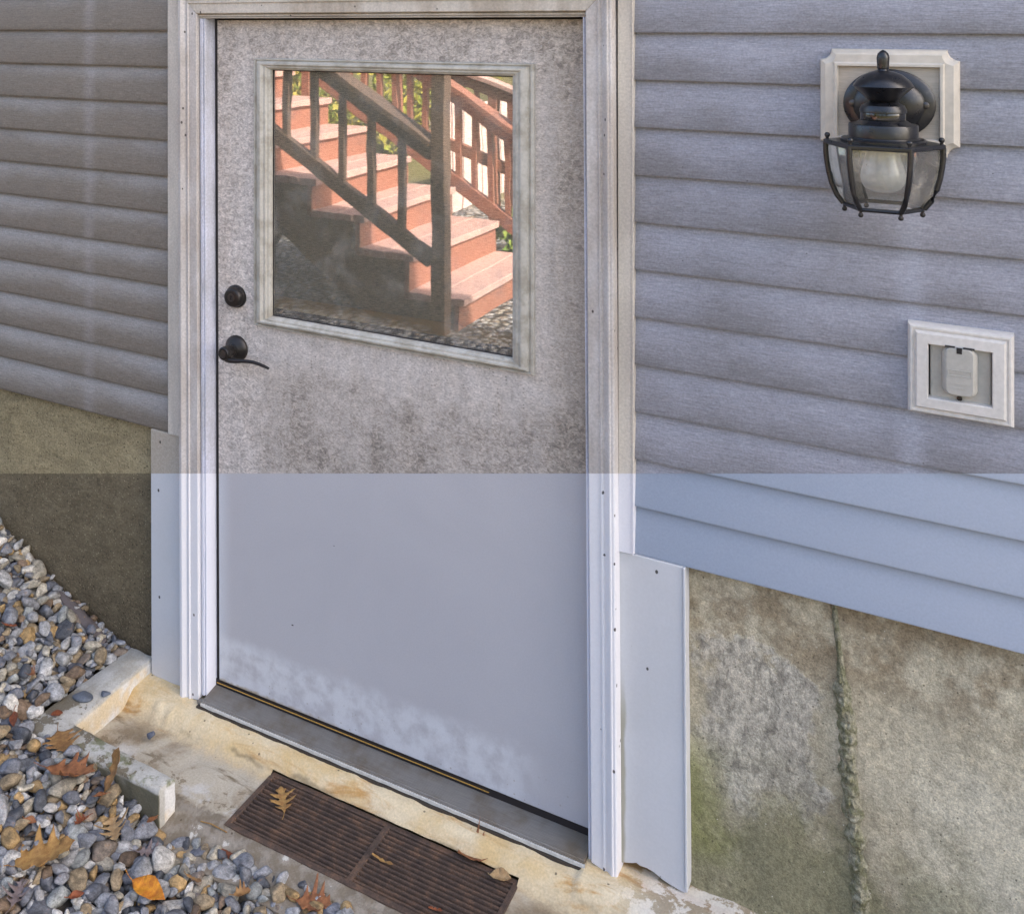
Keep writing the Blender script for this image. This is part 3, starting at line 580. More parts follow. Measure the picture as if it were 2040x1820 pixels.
# ------------------------------------------------------------------ landing, kerb, grate
GR = (.262, .905, -.300, -.1135, -.0700)       # grate rectangle and height
def land_z(x, y):
    b = -.036 if x < 1.02 else -.030
    k = min(1, max(0, (-.085 - y)/.05)); k = k*k*(3-2*k)
    z = b + (GR[4] - .001 - b)*k
    k2 = min(1, max(0, (-.31 - y)/.05)); z += -.014*k2
    z += .0025*mnoise.fractal((x*14, y*14, 3), 1, 2, 4)
    for mx, my in ((-.115, -.105), (-.072, -.112)):       # two little cement lumps
        d = math.hypot(x-mx, y-my)/.015
        if d < 1: z += .006*(1-d*d)
    return z
g = G(); st = .0075; xs = np.arange(-.245, 1.62, st); ys = np.arange(-.41, .03, st)
idx = {}
for i, xx in enumerate(xs):
    for j, yy in enumerate(ys):
        idx[i, j] = len(g.v); g.v.append((float(xx), float(yy), land_z(float(xx), float(yy))))
for i in range(len(xs)-1):
    for j in range(len(ys)-1):
        mx, my = xs[i]+st/2, ys[j]+st/2
        if mx < .125 and my < -.362: continue
        if GR[0]+.004 < mx < GR[1]-.004 and GR[2]+.004 < my < GR[3]-.004: continue
        g.f.append((idx[i, j], idx[i+1, j], idx[i+1, j+1], idx[i, j+1]))
for i in range(len(xs)-1):
    if xs[i] > .125:
        a, b = g.v[idx[i, 0]], g.v[idx[i+1, 0]]; g.add([a, b, (b[0], b[1]-.004, -.3), (a[0], a[1]-.004, -.3)], [(0, 1, 2, 3)])
for j in range(len(ys)-1):
    a, b = g.v[idx[len(xs)-1, j]], g.v[idx[len(xs)-1, j+1]]; g.add([a, b, (b[0]+.004, b[1], -.3), (a[0]+.004, a[1], -.3)], [(0, 1, 2, 3)])
land = g.build('landing', m_land, None, smooth=60); tag(land, kind='structure')
g = G(); x0, x1, y0, y1, gz = GR
g.add([(x0-.01, y0-.01, -.3), (x1+.01, y0-.01, -.3), (x1+.01, y1+.01, -.3), (x0-.01, y1+.01, -.3), (x0-.003, y0-.003, gz-.012), (x1+.003, y0-.003, gz-.012), (x1+.003, y1+.003, gz-.012), (x0-.003, y1+.003, gz-.012)], [(0, 1, 2, 3), (0, 4, 5, 1), (1, 5, 6, 2), (2, 6, 7, 3), (3, 7, 4, 0)])
tag(g.build('drain_channel', m_dark, None), kind='structure')

def rough_box(x0, x1, y0, y1, z0, z1, amp, seed, step=.012, topfn=None):
    bm = bmesh.new(); nx, ny, nz = [max(1, int((b-a)/step)) for a, b in ((x0, x1), (y0, y1), (z0, z1))]
    bmesh.ops.create_cube(bm, size=1)
    g = G()
    def P(x, y, z):
        n = Vector((mnoise.noise((x*22, y*22, z*22+seed)), mnoise.noise((x*22+5, y*22, z*22+seed)), mnoise.noise((x*22, y*22+9, z*22+seed))))
        m = Vector((mnoise.noise((x*70, y*70, z*70+seed)), mnoise.noise((x*70+5, y*70, z*70+seed)), mnoise.noise((x*70, y*70+9, z*70+seed))))
        return Vector((x, y, z)) + n*amp + m*amp*.4
    bm.free()
    def face(f, na, nb): g.loops([[P(*f(i/na, j/nb)) for i in range(na+1)] for j in range(nb+1)], closed=False)
    L = lambda a, b, t_: a + (b-a)*t_
    face(lambda u, v: (L(x0, x1, u), L(y0, y1, v), z1), nx, ny); face(lambda u, v: (L(x0, x1, u), L(y0, y1, v), z0), nx, ny)
    face(lambda u, v: (L(x0, x1, u), y0, L(z0, z1, v)), nx, nz); face(lambda u, v: (L(x0, x1, u), y1, L(z0, z1, v)), nx, nz)
    face(lambda u, v: (x0, L(y0, y1, u), L(z0, z1, v)), ny, nz); face(lambda u, v: (x1, L(y0, y1, u), L(z0, z1, v)), ny, nz)
    return g
def weld(o, d=.0006, bev=.004):
    bm = bmesh.new(); bm.from_mesh(o.data); bmesh.ops.remove_doubles(bm, verts=bm.verts, dist=d); bmesh.ops.recalc_face_normals(bm, faces=bm.faces); bm.to_mesh(o.data); bm.free()
    for p in o.data.polygons: p.use_smooth = True
    o.data.set_sharp_from_angle(angle=R(50))
    if bev:
        b = o.modifiers.new('bevel', 'BEVEL'); b.width = bev; b.segments = 2; b.limit_method = 'ANGLE'; b.angle_limit = R(50)
# L-shaped kerb as one welded outline, swept down
g = G(); step = .010
outl = [(-.308, .0), (-.222, .0), (-.207, -.300), (.136, -.319), (.130, -.366), (-.312, -.366)]
dense = []
for a, b in zip(outl, outl[1:] + outl[:1]):
    n = max(1, int((Vector(b) - Vector(a)).length / step)); dense += [tuple(Vector(a).lerp(Vector(b), i/n)) for i in range(n)]
def kpt(x, y, z, k):
    q = Vector((x, y, z)); n = Vector((mnoise.noise((x*30, y*30, z*30)), mnoise.noise((x*30+7, y*30, z*30)), mnoise.noise((x*30, y*30+7, z*30))))*.0028
    return q + n
cxk = sum(p[0] for p in outl)/6
loops_ = []
for k, (z, ins) in enumerate(((-.16, 0), (-.11, 0), (-.085, 0), (-.065, 0), (-.045, 0), (-.028, 0), (-.014, 0), (-.006, .0006), (-.0015, .002), (.0005, .005))):
    l = []
    for i, (x, y) in enumerate(dense):
        pv = Vector(dense[i-1]); nx_ = Vector(dense[(i+1) % len(dense)]); d = (nx_ - pv).normalized(); nr = Vector((d.y, -d.x))     # clockwise outline seen from above is -x first
        l.append(kpt(x - nr.x*ins*-1, y - nr.y*ins*-1, z, k))
    loops_.append(l)
g.loops(loops_)
n = len(dense); base = len(g.v) - n
bm = bmesh.new(); vs = [bm.verts.new(v) for v in g.v]
for f in g.f: bm.faces.new([vs[i] for i in f])
capv = vs[base:]; cap = bm.faces.new(capv); bmesh.ops.triangulate(bm, faces=[cap])
bmesh.ops.recalc_face_normals(bm, faces=bm.faces)
me = bpy.data.meshes.new('concrete_kerb'); bm.to_mesh(me); bm.free(); me.materials.append(m_kerb)
for p in me.polygons: p.use_smooth = True
me.set_sharp_from_angle(angle=R(55))
kerb = bpy.data.objects.new('concrete_kerb', me); C.objects.link(kerb)
tag(kerb, 'low white painted concrete kerb, peeling, wrapped round the corner of the landing', 'kerb')

grate = thing('drain_grate', ((x0+x1)/2, (y0+y1)/2, gz-.012), 'rusty dark iron drain grate in the landing in front of the door', 'drain grate')
G().frame(x0, x1, -1, 1, [(0, 0)]) if False else None
g = G()
def zl(x, y): return gz
ls = []
for ins, z in ((0, gz-.022), (0, gz+.001), (.0012, gz+.002), (.012, gz+.002), (.013, gz+.001), (.013, gz-.022)):
    ls.append([(x0+ins, y0+ins, z), (x1-ins, y0+ins, z), (x1-ins, y1-ins, z), (x0+ins, y1-ins, z)])
g.loops(ls); g.build('grate_frame', m_iron, grate, bevel=.001)
g = G(); nb = 13; pitch = (y1 - y0 - .026)/nb
for k in range(nb):
    yc = y0 + .013 + pitch*(k+.5); ls = []
    for xx in np.linspace(x0+.012, x1-.012, 40):
        dz = .0008*mnoise.noise((xx*12, k*2.3, 1)); wv = .0006*mnoise.noise((xx*9, k*1.7, 5)); w_ = pitch*.27
        ls.append([(xx, yc-w_*.35+wv, gz-.022), (xx, yc-w_+wv, gz-.002+dz), (xx, yc-w_*.55+wv, gz+.0008+dz), (xx, yc+w_*.55+wv, gz+.0008+dz), (xx, yc+w_+wv, gz-.002+dz), (xx, yc+w_*.35+wv, gz-.022)])
    g.loops(ls)
g.build('bars', m_iron, grate, smooth=40)
g = G(); xm = (x0+x1)/2 + .004
g.box(xm-.007, xm+.007, y0+.012, y1-.012, gz-.016, gz+.0016); g.build('centre_rib', m_iron, grate, bevel=.001)

# ------------------------------------------------------------------ ground and gravel
def sstep(a, b, v): t_ = min(1, max(0, (v-a)/(b-a))); return t_*t_*(3-2*t_)
def ground_z(x, y):
    z = -.094 + .084*sstep(.20, -.14, x)*sstep(-1.0, -.45, y)
    z += .30*sstep(-.20, -1.15, x) if y > -.5 else .30*sstep(-.20, -1.15, x)*(1-.75*sstep(-.35, -.7, y))
    z = z + (.33 - z)*sstep(-.85, -1.75, y)
    if x > 1.0: z = z + (-.09 - z)*0
    return z
def gravel_top(x, y):
    """height of the stones' bed"""
    return ground_z(x, y)
t = T('gravel_ground'); x, y, z = t.xyz(); v = t.vor(30); v2 = t.vor(75); sep = t.n('ShaderNodeSeparateColor'); t.set(sep.inputs[0], v['Color'])
c = t.ramp(sep.outputs[0], [(0, (.10, .10, .11)), (.3, (.22, .22, .23)), (.55, (.32, .29, .24)), (.8, (.42, .42, .41)), (1, (.20, .14, .08))])
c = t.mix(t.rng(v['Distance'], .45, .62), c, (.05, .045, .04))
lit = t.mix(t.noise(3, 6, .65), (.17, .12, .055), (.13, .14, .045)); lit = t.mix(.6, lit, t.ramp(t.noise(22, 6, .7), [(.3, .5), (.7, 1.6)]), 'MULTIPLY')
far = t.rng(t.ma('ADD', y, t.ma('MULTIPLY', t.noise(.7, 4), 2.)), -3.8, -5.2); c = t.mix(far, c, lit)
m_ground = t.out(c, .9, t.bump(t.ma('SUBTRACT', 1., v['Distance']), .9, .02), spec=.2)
gx = sorted(set([round(v, 3) for v in list(np.arange(-3.5, 3.5, .09)) + list(np.linspace(-300, -3.5, 24)) + list(np.linspace(3.5, 300, 24))]))
gy = sorted(set([round(v, 3) for v in list(np.arange(-4, .5, .09)) + list(np.linspace(-400, -4, 26)) + [8, 30, 120, 300]]))
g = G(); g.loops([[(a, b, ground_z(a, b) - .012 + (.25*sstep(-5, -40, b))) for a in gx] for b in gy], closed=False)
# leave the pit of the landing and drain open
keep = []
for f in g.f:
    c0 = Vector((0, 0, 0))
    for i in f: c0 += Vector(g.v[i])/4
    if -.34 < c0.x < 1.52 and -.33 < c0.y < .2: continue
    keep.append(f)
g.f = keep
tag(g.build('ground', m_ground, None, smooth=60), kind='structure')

# stones: faceted, rounded pebbles piled in one or two layers
bm = bmesh.new(); bmesh.ops.create_icosphere(bm, subdivisions=3, radius=1); SV = np.array([v.co for v in bm.verts]); SF = np.array([[v.index for v in f.verts] for f in bm.faces]); bm.free()
bm = bmesh.new(); bmesh.ops.create_icosphere(bm, subdivisions=2, radius=1); SV2 = np.array([v.co for v in bm.verts]); SF2 = np.array([[v.index for v in f.verts] for f in bm.faces]); bm.free()
# the first vertices of the fine ball are put in the order of the coarse one
ordr = [int(np.argmin(((SV - p)**2).sum(1))) for p in SV2]; rest = [i for i in range(len(SV)) if i not in set(ordr)]; perm = np.array(ordr + rest); inv = np.empty(len(perm), int); inv[perm] = np.arange(len(perm)); SV = SV[perm]; SF = inv[SF]
protos = []
for k in range(26):
    m = rng.integers(8, 13); nrm = rng.normal(size=(m, 3)); nrm /= np.linalg.norm(nrm, axis=1)[:, None]; h = rng.uniform(.62, 1.0, m)
    d = np.maximum(0, SV @ nrm.T)/h; rr = (d**22).sum(1)**(-1/22); rr = np.minimum(rr, 1.25)
    v = SV*rr[:, None]; v += .02*np.array([mnoise.noise_vector(Vector(p*2.5 + k*7)) for p in v]); v *= np.array([1, rng.uniform(.66, .92), rng.uniform(.50, .78)]); protos.append(v)
pal = np.array([(.185, .19, .205), (.115, .122, .142), (.25, .252, .255), (.36, .355, .34), (.31, .28, .22), (.24, .185, .115), (.33, .22, .10), (.15, .105, .07), (.07, .075, .085), (.42, .40, .36), (.185, .15, .12), (.24, .25, .24)])
pw = np.array([.16, .12, .15, .10, .11, .09, .07, .05, .06, .05, .03, .04]); pw = pw/pw.sum()
HX0, HY0, CELL = -1.9, -1.7, .006; NXh, NYh = int(4.1/CELL), int(1.75/CELL)
hm = np.array([[ground_z(HX0+i*CELL, HY0+j*CELL)-.012 for j in range(NYh)] for i in range(NXh)])
def blocked(x, y, r):
    if y > -.004 - r*.55 and (x < -.2 or x > 1.2): return True
    if x > 1.62 + r: return False
    if x > -.31 - r*.45 and y > -.366 - r*.5 and x < .13 + r*.4: return True
    edge = -.366 + .024*mnoise.noise((x*9, 1, 4)) + .040*sstep(.15, .35, x) + .015*sstep(.4, .9, x)
    if x >= .13 and x < 1.9 and y > edge - r*.3: return True
    return False
VV, FF, CC = [], [], []; nv = 0; placed = 0
for it in range(19500):
    r = float(np.clip(rng.lognormal(math.log(.0122), .34), .005, .026)); best = None
    for q in range(9):
        x_, y_ = rng.uniform(-1.75, 2.05), rng.uniform(-1.55, 0)
        if blocked(x_, y_, r): continue
        i, j = int((x_-HX0)/CELL), int((y_-HY0)/CELL)
        h = hm[max(0, i-1):i+2, max(0, j-1):j+2].mean() - gravel_top(x_, y_)
        if best is None or h < best[0]: best = (h, x_, y_, i, j)
    if best is None or best[0] > .022: continue
    h, x_, y_, i, j = best; k = max(1, int(r*.8/CELL)); i0, i1, j0, j1 = max(0, i-k), min(NXh, i+k+1), max(0, j-k), min(NYh, j+k+1)
    if i1 <= i0 or j1 <= j0: continue
    sub = hm[i0:i1, j0:j1]; zc = float(np.percentile(sub, 60)) + r*.42
    a, b, c_ = rng.uniform(0, 6.28), rng.normal(0, .38), rng.normal(0, .38)
    M = np.array((Matrix.Rotation(a, 3, 'Z') @ Matrix.Rotation(b, 3, 'X') @ Matrix.Rotation(c_, 3, 'Y')))
    v = protos[rng.integers(len(protos))]*r*np.array([rng.uniform(1., 1.45), rng.uniform(.85, 1.1), rng.uniform(.85, 1.1)]); v = v @ M.T + np.array([x_, y_, zc])
    gi = (np.arange(i0, i1)-i)*CELL; gj = (np.arange(j0, j1)-j)*CELL; dd = (gi[:, None]**2 + gj[None]**2)/(r*r); top_ = zc + r*.62*np.sqrt(np.maximum(0, 1-dd)); hm[i0:i1, j0:j1] = np.where(dd < .95, np.maximum(sub, top_), sub)
    col = pal[rng.choice(len(pal), p=pw)]*rng.uniform(.75, 1.25)
    if x_ > .85 or y_ < -1.0: v = v[:162]; FF.append(SF2 + nv)
    else: FF.append(SF + nv)
    VV.append(v); CC.append(np.tile(np.append(col, rng.uniform()), (len(v), 1))); nv += len(v); placed += 1
print('stones', placed)
def np_mesh(name, V, F, mat, cols=None):
    me = bpy.data.meshes.new(name); me.vertices.add(len(V)); me.vertices.foreach_set('co', V.astype(np.float32).ravel())
    k = F.shape[1]; me.loops.add(F.size); me.loops.foreach_set('vertex_index', F.astype(np.int32).ravel())
    me.polygons.add(len(F)); me.polygons.foreach_set('loop_start', np.arange(0, F.size, k, dtype=np.int32)); me.polygons.foreach_set('use_smooth', np.ones(len(F), bool))
    if cols is not None:
        ca = me.color_attributes.new('stone', 'FLOAT_COLOR', 'POINT'); ca.data.foreach_set('color', cols.astype(np.float32).ravel())
    me.update(calc_edges=True); me.validate(); me.materials.append(mat)
    o = bpy.data.objects.new(name, me); C.objects.link(o); return o
t = T('gravel_stone'); at_ = t.n('ShaderNodeAttribute', attribute_name='stone'); rnd = at_.outputs['Alpha']
cv = t.n('ShaderNodeCombineXYZ'); off = t.ma('MULTIPLY', rnd, 37.); t.set(cv.inputs[0], off); t.set(cv.inputs[1], off); av = t.n('ShaderNodeVectorMath', operation='ADD'); t.set(av.inputs[0], t.pos()); t.set(av.inputs[1], cv.outputs[0]); vec = av.outputs[0]
n1 = t.noise(70, 6, .7, vec=vec); band = t.noise(1, 5, .65, (60, 150, 300), vec=vec, dist=.6); f = t.noise(420, 4, .7, vec=vec)
c = t.mix(.75, at_.outputs['Color'], t.ramp(n1, [(.34, .42), (.5, 1.), (.66, 1.6)]), 'MULTIPLY'); c = t.mix(.75, c, t.ramp(band, [(.3, .55), (.7, 1.5)]), 'MULTIPLY'); c = t.mix(.6, c, t.ramp(f, [(.3, .6), (.7, 1.45)]), 'MULTIPLY')
rust = t.ma('MULTIPLY', t.rng(n1, .56, .68), t.rng(rnd, .55, .75)); c = t.mix(t.ma('MULTIPLY', rust, .5), c, (.25, .13, .045))
m_stone = t.out(c, .72, t.bump(t.ma('ADD', n1, t.ma('MULTIPLY', f, .35)), .5, .0025), spec=.35)
tag(np_mesh('gravel', np.concatenate(VV), np.concatenate(FF), m_stone, np.concatenate(CC)), 'loose blue grey and tan gravel stones piled beside the landing', 'gravel', kind='stuff')

# ------------------------------------------------------------------ leaves and litter
def leaf_mat(name, a, b, vein=.6):
    t = T(name); tc = t.n('ShaderNodeTexCoord').outputs['Object']; n = t.noise(70, 5, .65, vec=tc); f = t.noise(420, 4, .7, vec=tc); c = t.mix(t.rng(n, .36, .66), a, b); c = t.mix(.5, c, t.ramp(f, [(.3, .65), (.7, 1.3)]), 'MULTIPLY')
    sp = t.specks(160, .25, .08); c = t.mix(t.ma('MULTIPLY', sp, .7), c, (.06, .03, .015)); return t.out(c, .6, t.bump(n, .4, .001), spec=.3)
LM = dict(tan=leaf_mat('tan_leaf', (.30, .17, .065), (.20, .10, .04)), orange=leaf_mat('orange_leaf', (.62, .27, .025), (.45, .15, .02)), rust=leaf_mat('rust_leaf', (.24, .075, .03), (.15, .045, .022)),
          brown=leaf_mat('brown_leaf', (.32, .14, .06), (.19, .075, .035)), grey=leaf_mat('grey_leaf', (.21, .17, .165), (.15, .11, .10)), yellow=leaf_mat('yellow_leaf', (.38, .225, .075), (.26, .135, .045)), pale=leaf_mat('pale_leaf', (.42, .29, .15), (.30, .19, .09)))
OAK = [(0, .012), (.08, .05), (.13, .06), (.20, .22), (.235, .245), (.25, .16), (.29, .08), (.33, .085), (.40, .30), (.46, .40), (.49, .37), (.475, .25), (.485, .13), (.52, .085), (.56, .10), (.64, .25), (.715, .345), (.74, .30), (.715, .20), (.72, .11), (.76, .08), (.80, .10), (.87, .155), (.90, .13), (.90, .07), (.96, .045), (1.0, .0)]
OAK2 = [(0, .012), (.08, .06), (.15, .12), (.22, .27), (.27, .24), (.31, .17), (.36, .17), (.44, .36), (.50, .38), (.51, .27), (.52, .19), (.57, .18), (.66, .31), (.73, .33), (.73, .22), (.76, .14), (.82, .15), (.90, .16), (.92, .08), (1, 0)]
OVAL = [(0, .008), (.06, .05), (.15, .13), (.3, .20), (.45, .225), (.6, .20), (.75, .145), (.88, .075), (1, 0)]
ROUND = [(0, .01), (.05, .10), (.15, .24), (.3, .35), (.5, .40), (.7, .35), (.85, .23), (.95, .10), (1, 0)]
STRIP = [(0, .02), (.1, .06), (.25, .07), (.35, .04), (.45, .09), (.6, .05), (.75, .10), (.88, .07), (1, 0)]
def leaf(label, px, py, z, L, kind, mat, ang, curl=.4, roll=.3, tilt=(0, 0), seed=0, wid=1.0, lift=.006, stalk=.3, group='fallen leaves'):
    """ang: heading of the tip in degrees on the ground; curl bends it lengthwise, roll cups it"""
    out = {'oak': OAK, 'oak2': OAK2, 'oval': OVAL, 'round': ROUND, 'strip': STRIP}[kind]; rs = random.Random(seed); smooth_ = kind in ('oval', 'round')
    side = [[(u + rs.uniform(-.012, .012), w*wid*(1 + rs.uniform(-.15, .15))) for u, w in out[:-1]] for _ in (0, 1)]
    if smooth_:
        for q in (0, 1):
            p_ = out if q == 0 else [(u, w*.92) for u, w in out]
            for _ in (0, 1): p_ = [p_[0]] + [(a[0]*(1-f)+b[0]*f, a[1]*(1-f)+b[1]*f) for a, b in zip(p_, p_[1:]) for f in (.25, .75)] + [p_[-1]]
            side[q] = [(u, w*wid*(1+rs.uniform(-.03, .03))) for u, w in p_[:-1]]
    poly = [(u, w) for u, w in side[0]] + [(1, 0)] + [(u, -w) for u, w in side[1]][::-1]
    bm = bmesh.new(); vs = [bm.verts.new((u*L, w*L, 0)) for u, w in poly]; f = bm.faces.new(vs)
    bmesh.ops.triangulate(bm, faces=[f]); bmesh.ops.subdivide_edges(bm, edges=bm.edges[:], cuts=2, use_grid_fill=True)
    st = []
    for v in bm.verts:
        u, w_ = v.co.x/L, v.co.y/L
        zz = roll*w_*w_*L*2.2 + .035*L*mnoise.noise((u*5+seed, w_*6, seed)) + .006*L*math.sin(w_*46 - u*18)*min(1, abs(w_)*8) - .012*L*math.exp(-(w_*30)**2)
        th = curl*(u-.45); xx = (math.sin(th)/curl if abs(curl) > .01 else (u-.45)); zc = ((1-math.cos(th))/curl if abs(curl) > .01 else 0)
        v.co = Vector((xx*L - math.sin(th)*zz, v.co.y*(1-.15*abs(roll)), zc*L + math.cos(th)*zz))
    me = bpy.data.meshes.new('fallen_leaf'); bm.to_mesh(me); bm.free()
    for p in me.polygons: p.use_smooth = True
    me.materials.append(LM[mat])
    p0 = onz(px, py, z)
    if hasattr(ang, '__len__'):
        q0 = onz(px+ang[0], py+ang[1], z) - p0; ang = math.degrees(math.atan2(q0.y, q0.x))
    rot = Matrix.Rotation(R(ang), 3, 'Z') @ Matrix.Rotation(R(tilt[0]), 3, 'Y') @ Matrix.Rotation(R(tilt[1]), 3, 'X')
    me.transform(rot.to_4x4())
    zmin = min(v.co.z for v in me.vertices)
    o = bpy.data.objects.new('fallen_leaf', me); C.objects.link(o)
    o.location = (p0.x, p0.y, z - zmin*.55 + lift)
    so_ = o.modifiers.new('thickness', 'SOLIDIFY'); so_.thickness = .0006
    tag(o, label, 'leaf', group)
    if stalk:
        s0 = Vector((math.sin(curl*-.45)/curl*L if abs(curl) > .01 else -.45*L, 0, ((1-math.cos(curl*-.45))/curl*L if abs(curl) > .01 else 0)))
        dr = Vector((-1, .15, .05)).normalized(); pts = [rot @ (s0 + dr*(L*stalk*k/4) + Vector((0, L*.05*(k/4)**2, 0))) for k in range(5)]
        g = G().tube([Vector(q) + o.location for q in pts], [.0011, .0009, .0008, .0008, .001], 6); g.build('leaf_stalk', LM[mat], o)
    return o
zg = GR[4] + .004; GH = -.072
def gh(px, py, z0=GH):
    """height of the stones at this place"""
    z = z0
    for _ in range(6):
        p = onz(px, py, z); i, j = int((p.x-HX0)/CELL), int((p.y-HY0)/CELL)
        if not (0 <= i < NXh and 0 <= j < NYh): break
        z = .5*z + .5*float(np.percentile(hm[max(0, i-3):i+4, max(0, j-3):j+4], 75))
    return z
leaf('small tan oak leaf lying on the near left end of the drain grate', 563, 1597, zg, .078, 'oak', 'yellow', (-6, -40), .35, .3, seed=1, lift=.001, wid=1.1)
leaf('thin curled yellow strip of leaf lying beside the middle rib of the grate', 760, 1714, zg, .058, 'strip', 'yellow', (26, 15), .8, 1.2, seed=2, lift=.001, stalk=0, wid=.9)
leaf('crumpled reddish brown leaf on the door side edge of the grate', 938, 1700, zg, .082, 'oak2', 'brown', (40, 22), .8, .7, (0, 10), seed=3, lift=.002, wid=1.5, stalk=.35)
leaf('round pale tan leaf at the far right corner of the grate', 995, 1748, zg, .046, 'round', 'pale', (40, 8), .5, .6, seed=4, lift=.001, stalk=.1)
leaf('rust scrap of leaf on the front bars of the grate at the photo bottom', 866, 1812, zg, .030, 'strip', 'rust', 10, .6, 1.2, seed=5, lift=.001, stalk=0, wid=1.8)
leaf('bright orange folded oval leaf on the gravel near the photo bottom', 293, 1783, gh(293, 1783), .095, 'oval', 'orange', (36, 22), .4, .9, (0, 10), seed=6, lift=.010, wid=1.25)
leaf('large tan oak leaf lying flat on the gravel at the left edge', 78, 1715, gh(78, 1715), .135, 'oak2', 'yellow', (40, -12), .5, .4, (-4, 0), seed=7, lift=.008, wid=1.12)
leaf('pale grey brown leaf half tucked under the large tan oak leaf', 34, 1785, gh(34, 1785), .065, 'oak', 'grey', 120, .4, .5, seed=8, wid=1.25, lift=.003)
leaf('red brown oak leaf on the gravel just outside the kerb corner', 135, 1548, gh(135, 1548), .120, 'oak2', 'brown', (40, 4), .6, .5, (0, -10), seed=9, lift=.010, wid=1.2)
leaf('narrow brown leaf standing upright against the outside of the kerb', 228, 1562, gh(228, 1575)+.008, .090, 'strip', 'tan', 80, .9, 1.0, (-62, 0), seed=10, lift=.014, wid=2.2)
leaf('tan oak leaf stuck flat on the outer corner of the kerb', 122, 1476, .003, .085, 'oak2', 'tan', (12, 30), .2, .2, seed=11, lift=.001, wid=1.5)
leaf('small rust red leaf scrap on top of the bare kerb corner', 112, 1422, .003, .030, 'round', 'rust', 40, .3, .3, seed=12, lift=.0005, stalk=0)
leaf('tan oak leaf fragment tucked between stones below the kerb end', 226, 1655, gh(226, 1655), .080, 'oak', 'pale', (10, 40), .5, .6, (0, 10), seed=13, lift=.007, wid=1.2)
leaf('brown scrap of leaf wedged in gravel near the kerb end', 303, 1640, gh(303, 1640), .045, 'oval', 'brown', -80, .7, 1., (-20, 0), seed=14, lift=.005, stalk=.15)
leaf('rust flattened leaf on the concrete strip in front of the grate', 452, 1692, -.083, .050, 'oak2', 'rust', (30, 5), .1, .1, seed=15, lift=.001, wid=1.7, stalk=0)
leaf('orange brown leaf on the gravel edge under the grate at the photo bottom', 622, 1803, -.083, .075, 'oak2', 'brown', (40, 5), .4, .4, seed=16, wid=1.5, lift=.004)
leaf('dull brown leaf between stones right of the pale oak fragment', 297, 1700, gh(297, 1700), .060, 'oak', 'grey', 30, .4, .4, seed=17, lift=.004)
leaf('dark red leaf lying against the gravel left of the kerb corner', 28, 1435, gh(28, 1435), .06, 'oval', 'rust', -40, .4, 1., (0, 20), seed=18, lift=.004)
for k, (px, py, what, m_, d_) in enumerate(((60, 1640, 'brown curled leaf scrap left of the kerb end, above the large tan oak leaf', 'brown', (30, 10)), (165, 1640, 'rust leaf scrap between the kerb and the large tan oak leaf', 'rust', (-20, 14)), (385, 1755, 'small tan leaf scrap right of the orange leaf', 'tan', (24, 12)), (150, 1790, 'dark brown leaf scrap left of the orange leaf', 'rust', (30, -8)),
    (60, 1345, 'brown leaf scrap on the gravel left of the kerb, below the bark', 'brown', (20, 12)), (20, 1250, 'rust leaf scrap on the gravel at the left edge, level with the bark', 'rust', (26, 4)), (200, 1590, 'brown leaf scrap between the upright leaf and the pale oak fragment', 'brown', (-24, 6)), (480, 1785, 'tan leaf scrap at the gravel edge, left of the leaf under the grate', 'tan', (22, -6)))):
    leaf(what, px, py, gh(px, py), .034 + .004*(k % 3), ('oval', 'oak2', 'strip')[k % 3], m_, d_, .7, .9, (0, 14), seed=40+k, wid=1.3, lift=.006, stalk=.2)
# pine needle, pebble, chip, bark
p0, p1 = onz(400, 1635, -.070), onz(452, 1657, -.068)
tag(G().tube([p0, (p0*.6+p1*.4)+Vector((0, 0, .004)), p1], .0013, 6).build('pine_needle', LM['yellow']), 'dry yellow pine needle lying at the near left corner of the grate', 'needle')
p = onz(300, 1463, -.05); M3 = protos[3]*.0105; o = G().add([tuple(p + Vector(v)) for v in M3], [tuple(f) for f in SF]).build('pebble', plain('blue_grey_pebble', (.09, .10, .13), .6, var=.4, scale=200), None, smooth=60); tag(o, 'small dark blue pebble alone on the cream landing', 'pebble')
p = onz(1003, 1730, zg); o = G().add([tuple(p + Vector(v)) for v in protos[5]*.0055], [tuple(f) for f in SF]).build('stone_chip', m_lip, None, smooth=60); tag(o, 'tiny white stone chip on the right end of the grate', 'stone chip')
for i, (px_, py_, k, r) in enumerate(((210, 1382, 7, .011), (165, 1385, 9, .020))):
    p = onz(px_, py_, .006); o = G().add([tuple(p + Vector((v[0]*1.3, v[1], v[2]*.7))) for v in protos[k]*r], [tuple(f) for f in SF]).build('pebble', plain('slate_pebble', (.10, .115, .14), .6, var=.5, scale=150), None, smooth=60)
    tag(o, ('little blue grey pebble on top of the kerb', 'larger flat grey pebble on the gravel side edge of the kerb top')[i], 'pebble')
t = T('weathered_bark'); f = t.noise(1, 5, .7, (60, 250, 250)); m_bark = t.out(t.mix(f, (.06, .05, .05), (.15, .125, .12)), .8, t.bump(f, .5, .003))
a, b = ony(118, 1192, -.035), ony(210, 1292, -.045); pts = [a.lerp(b, k/7) + Vector((.004*mnoise.noise((k, 1, 1)), 0, .018 + .004*mnoise.noise((k*1.7, 3, 1)))) for k in range(8)]
tag(G().tube(pts, [.006, .013, .016, .015, .016, .017, .014, .008], 10, .5).build('bark_strip', m_bark, None, smooth=60), 'dark flat strip of bark lying on gravel against the brown foundation', 'bark')
a, b = ony(-30, 1055, -.012), ony(75, 1152, -.02); pts = [a.lerp(b, k/9) + Vector((0, 0, .012*mnoise.noise((k*.5, 2, 2)) + .010)) for k in range(10)]
tag(G().tube(pts, .0016, 6).build('dry_stem', LM['pale']), 'thin dry stem leaning on the brown foundation above the gravel', 'stem')

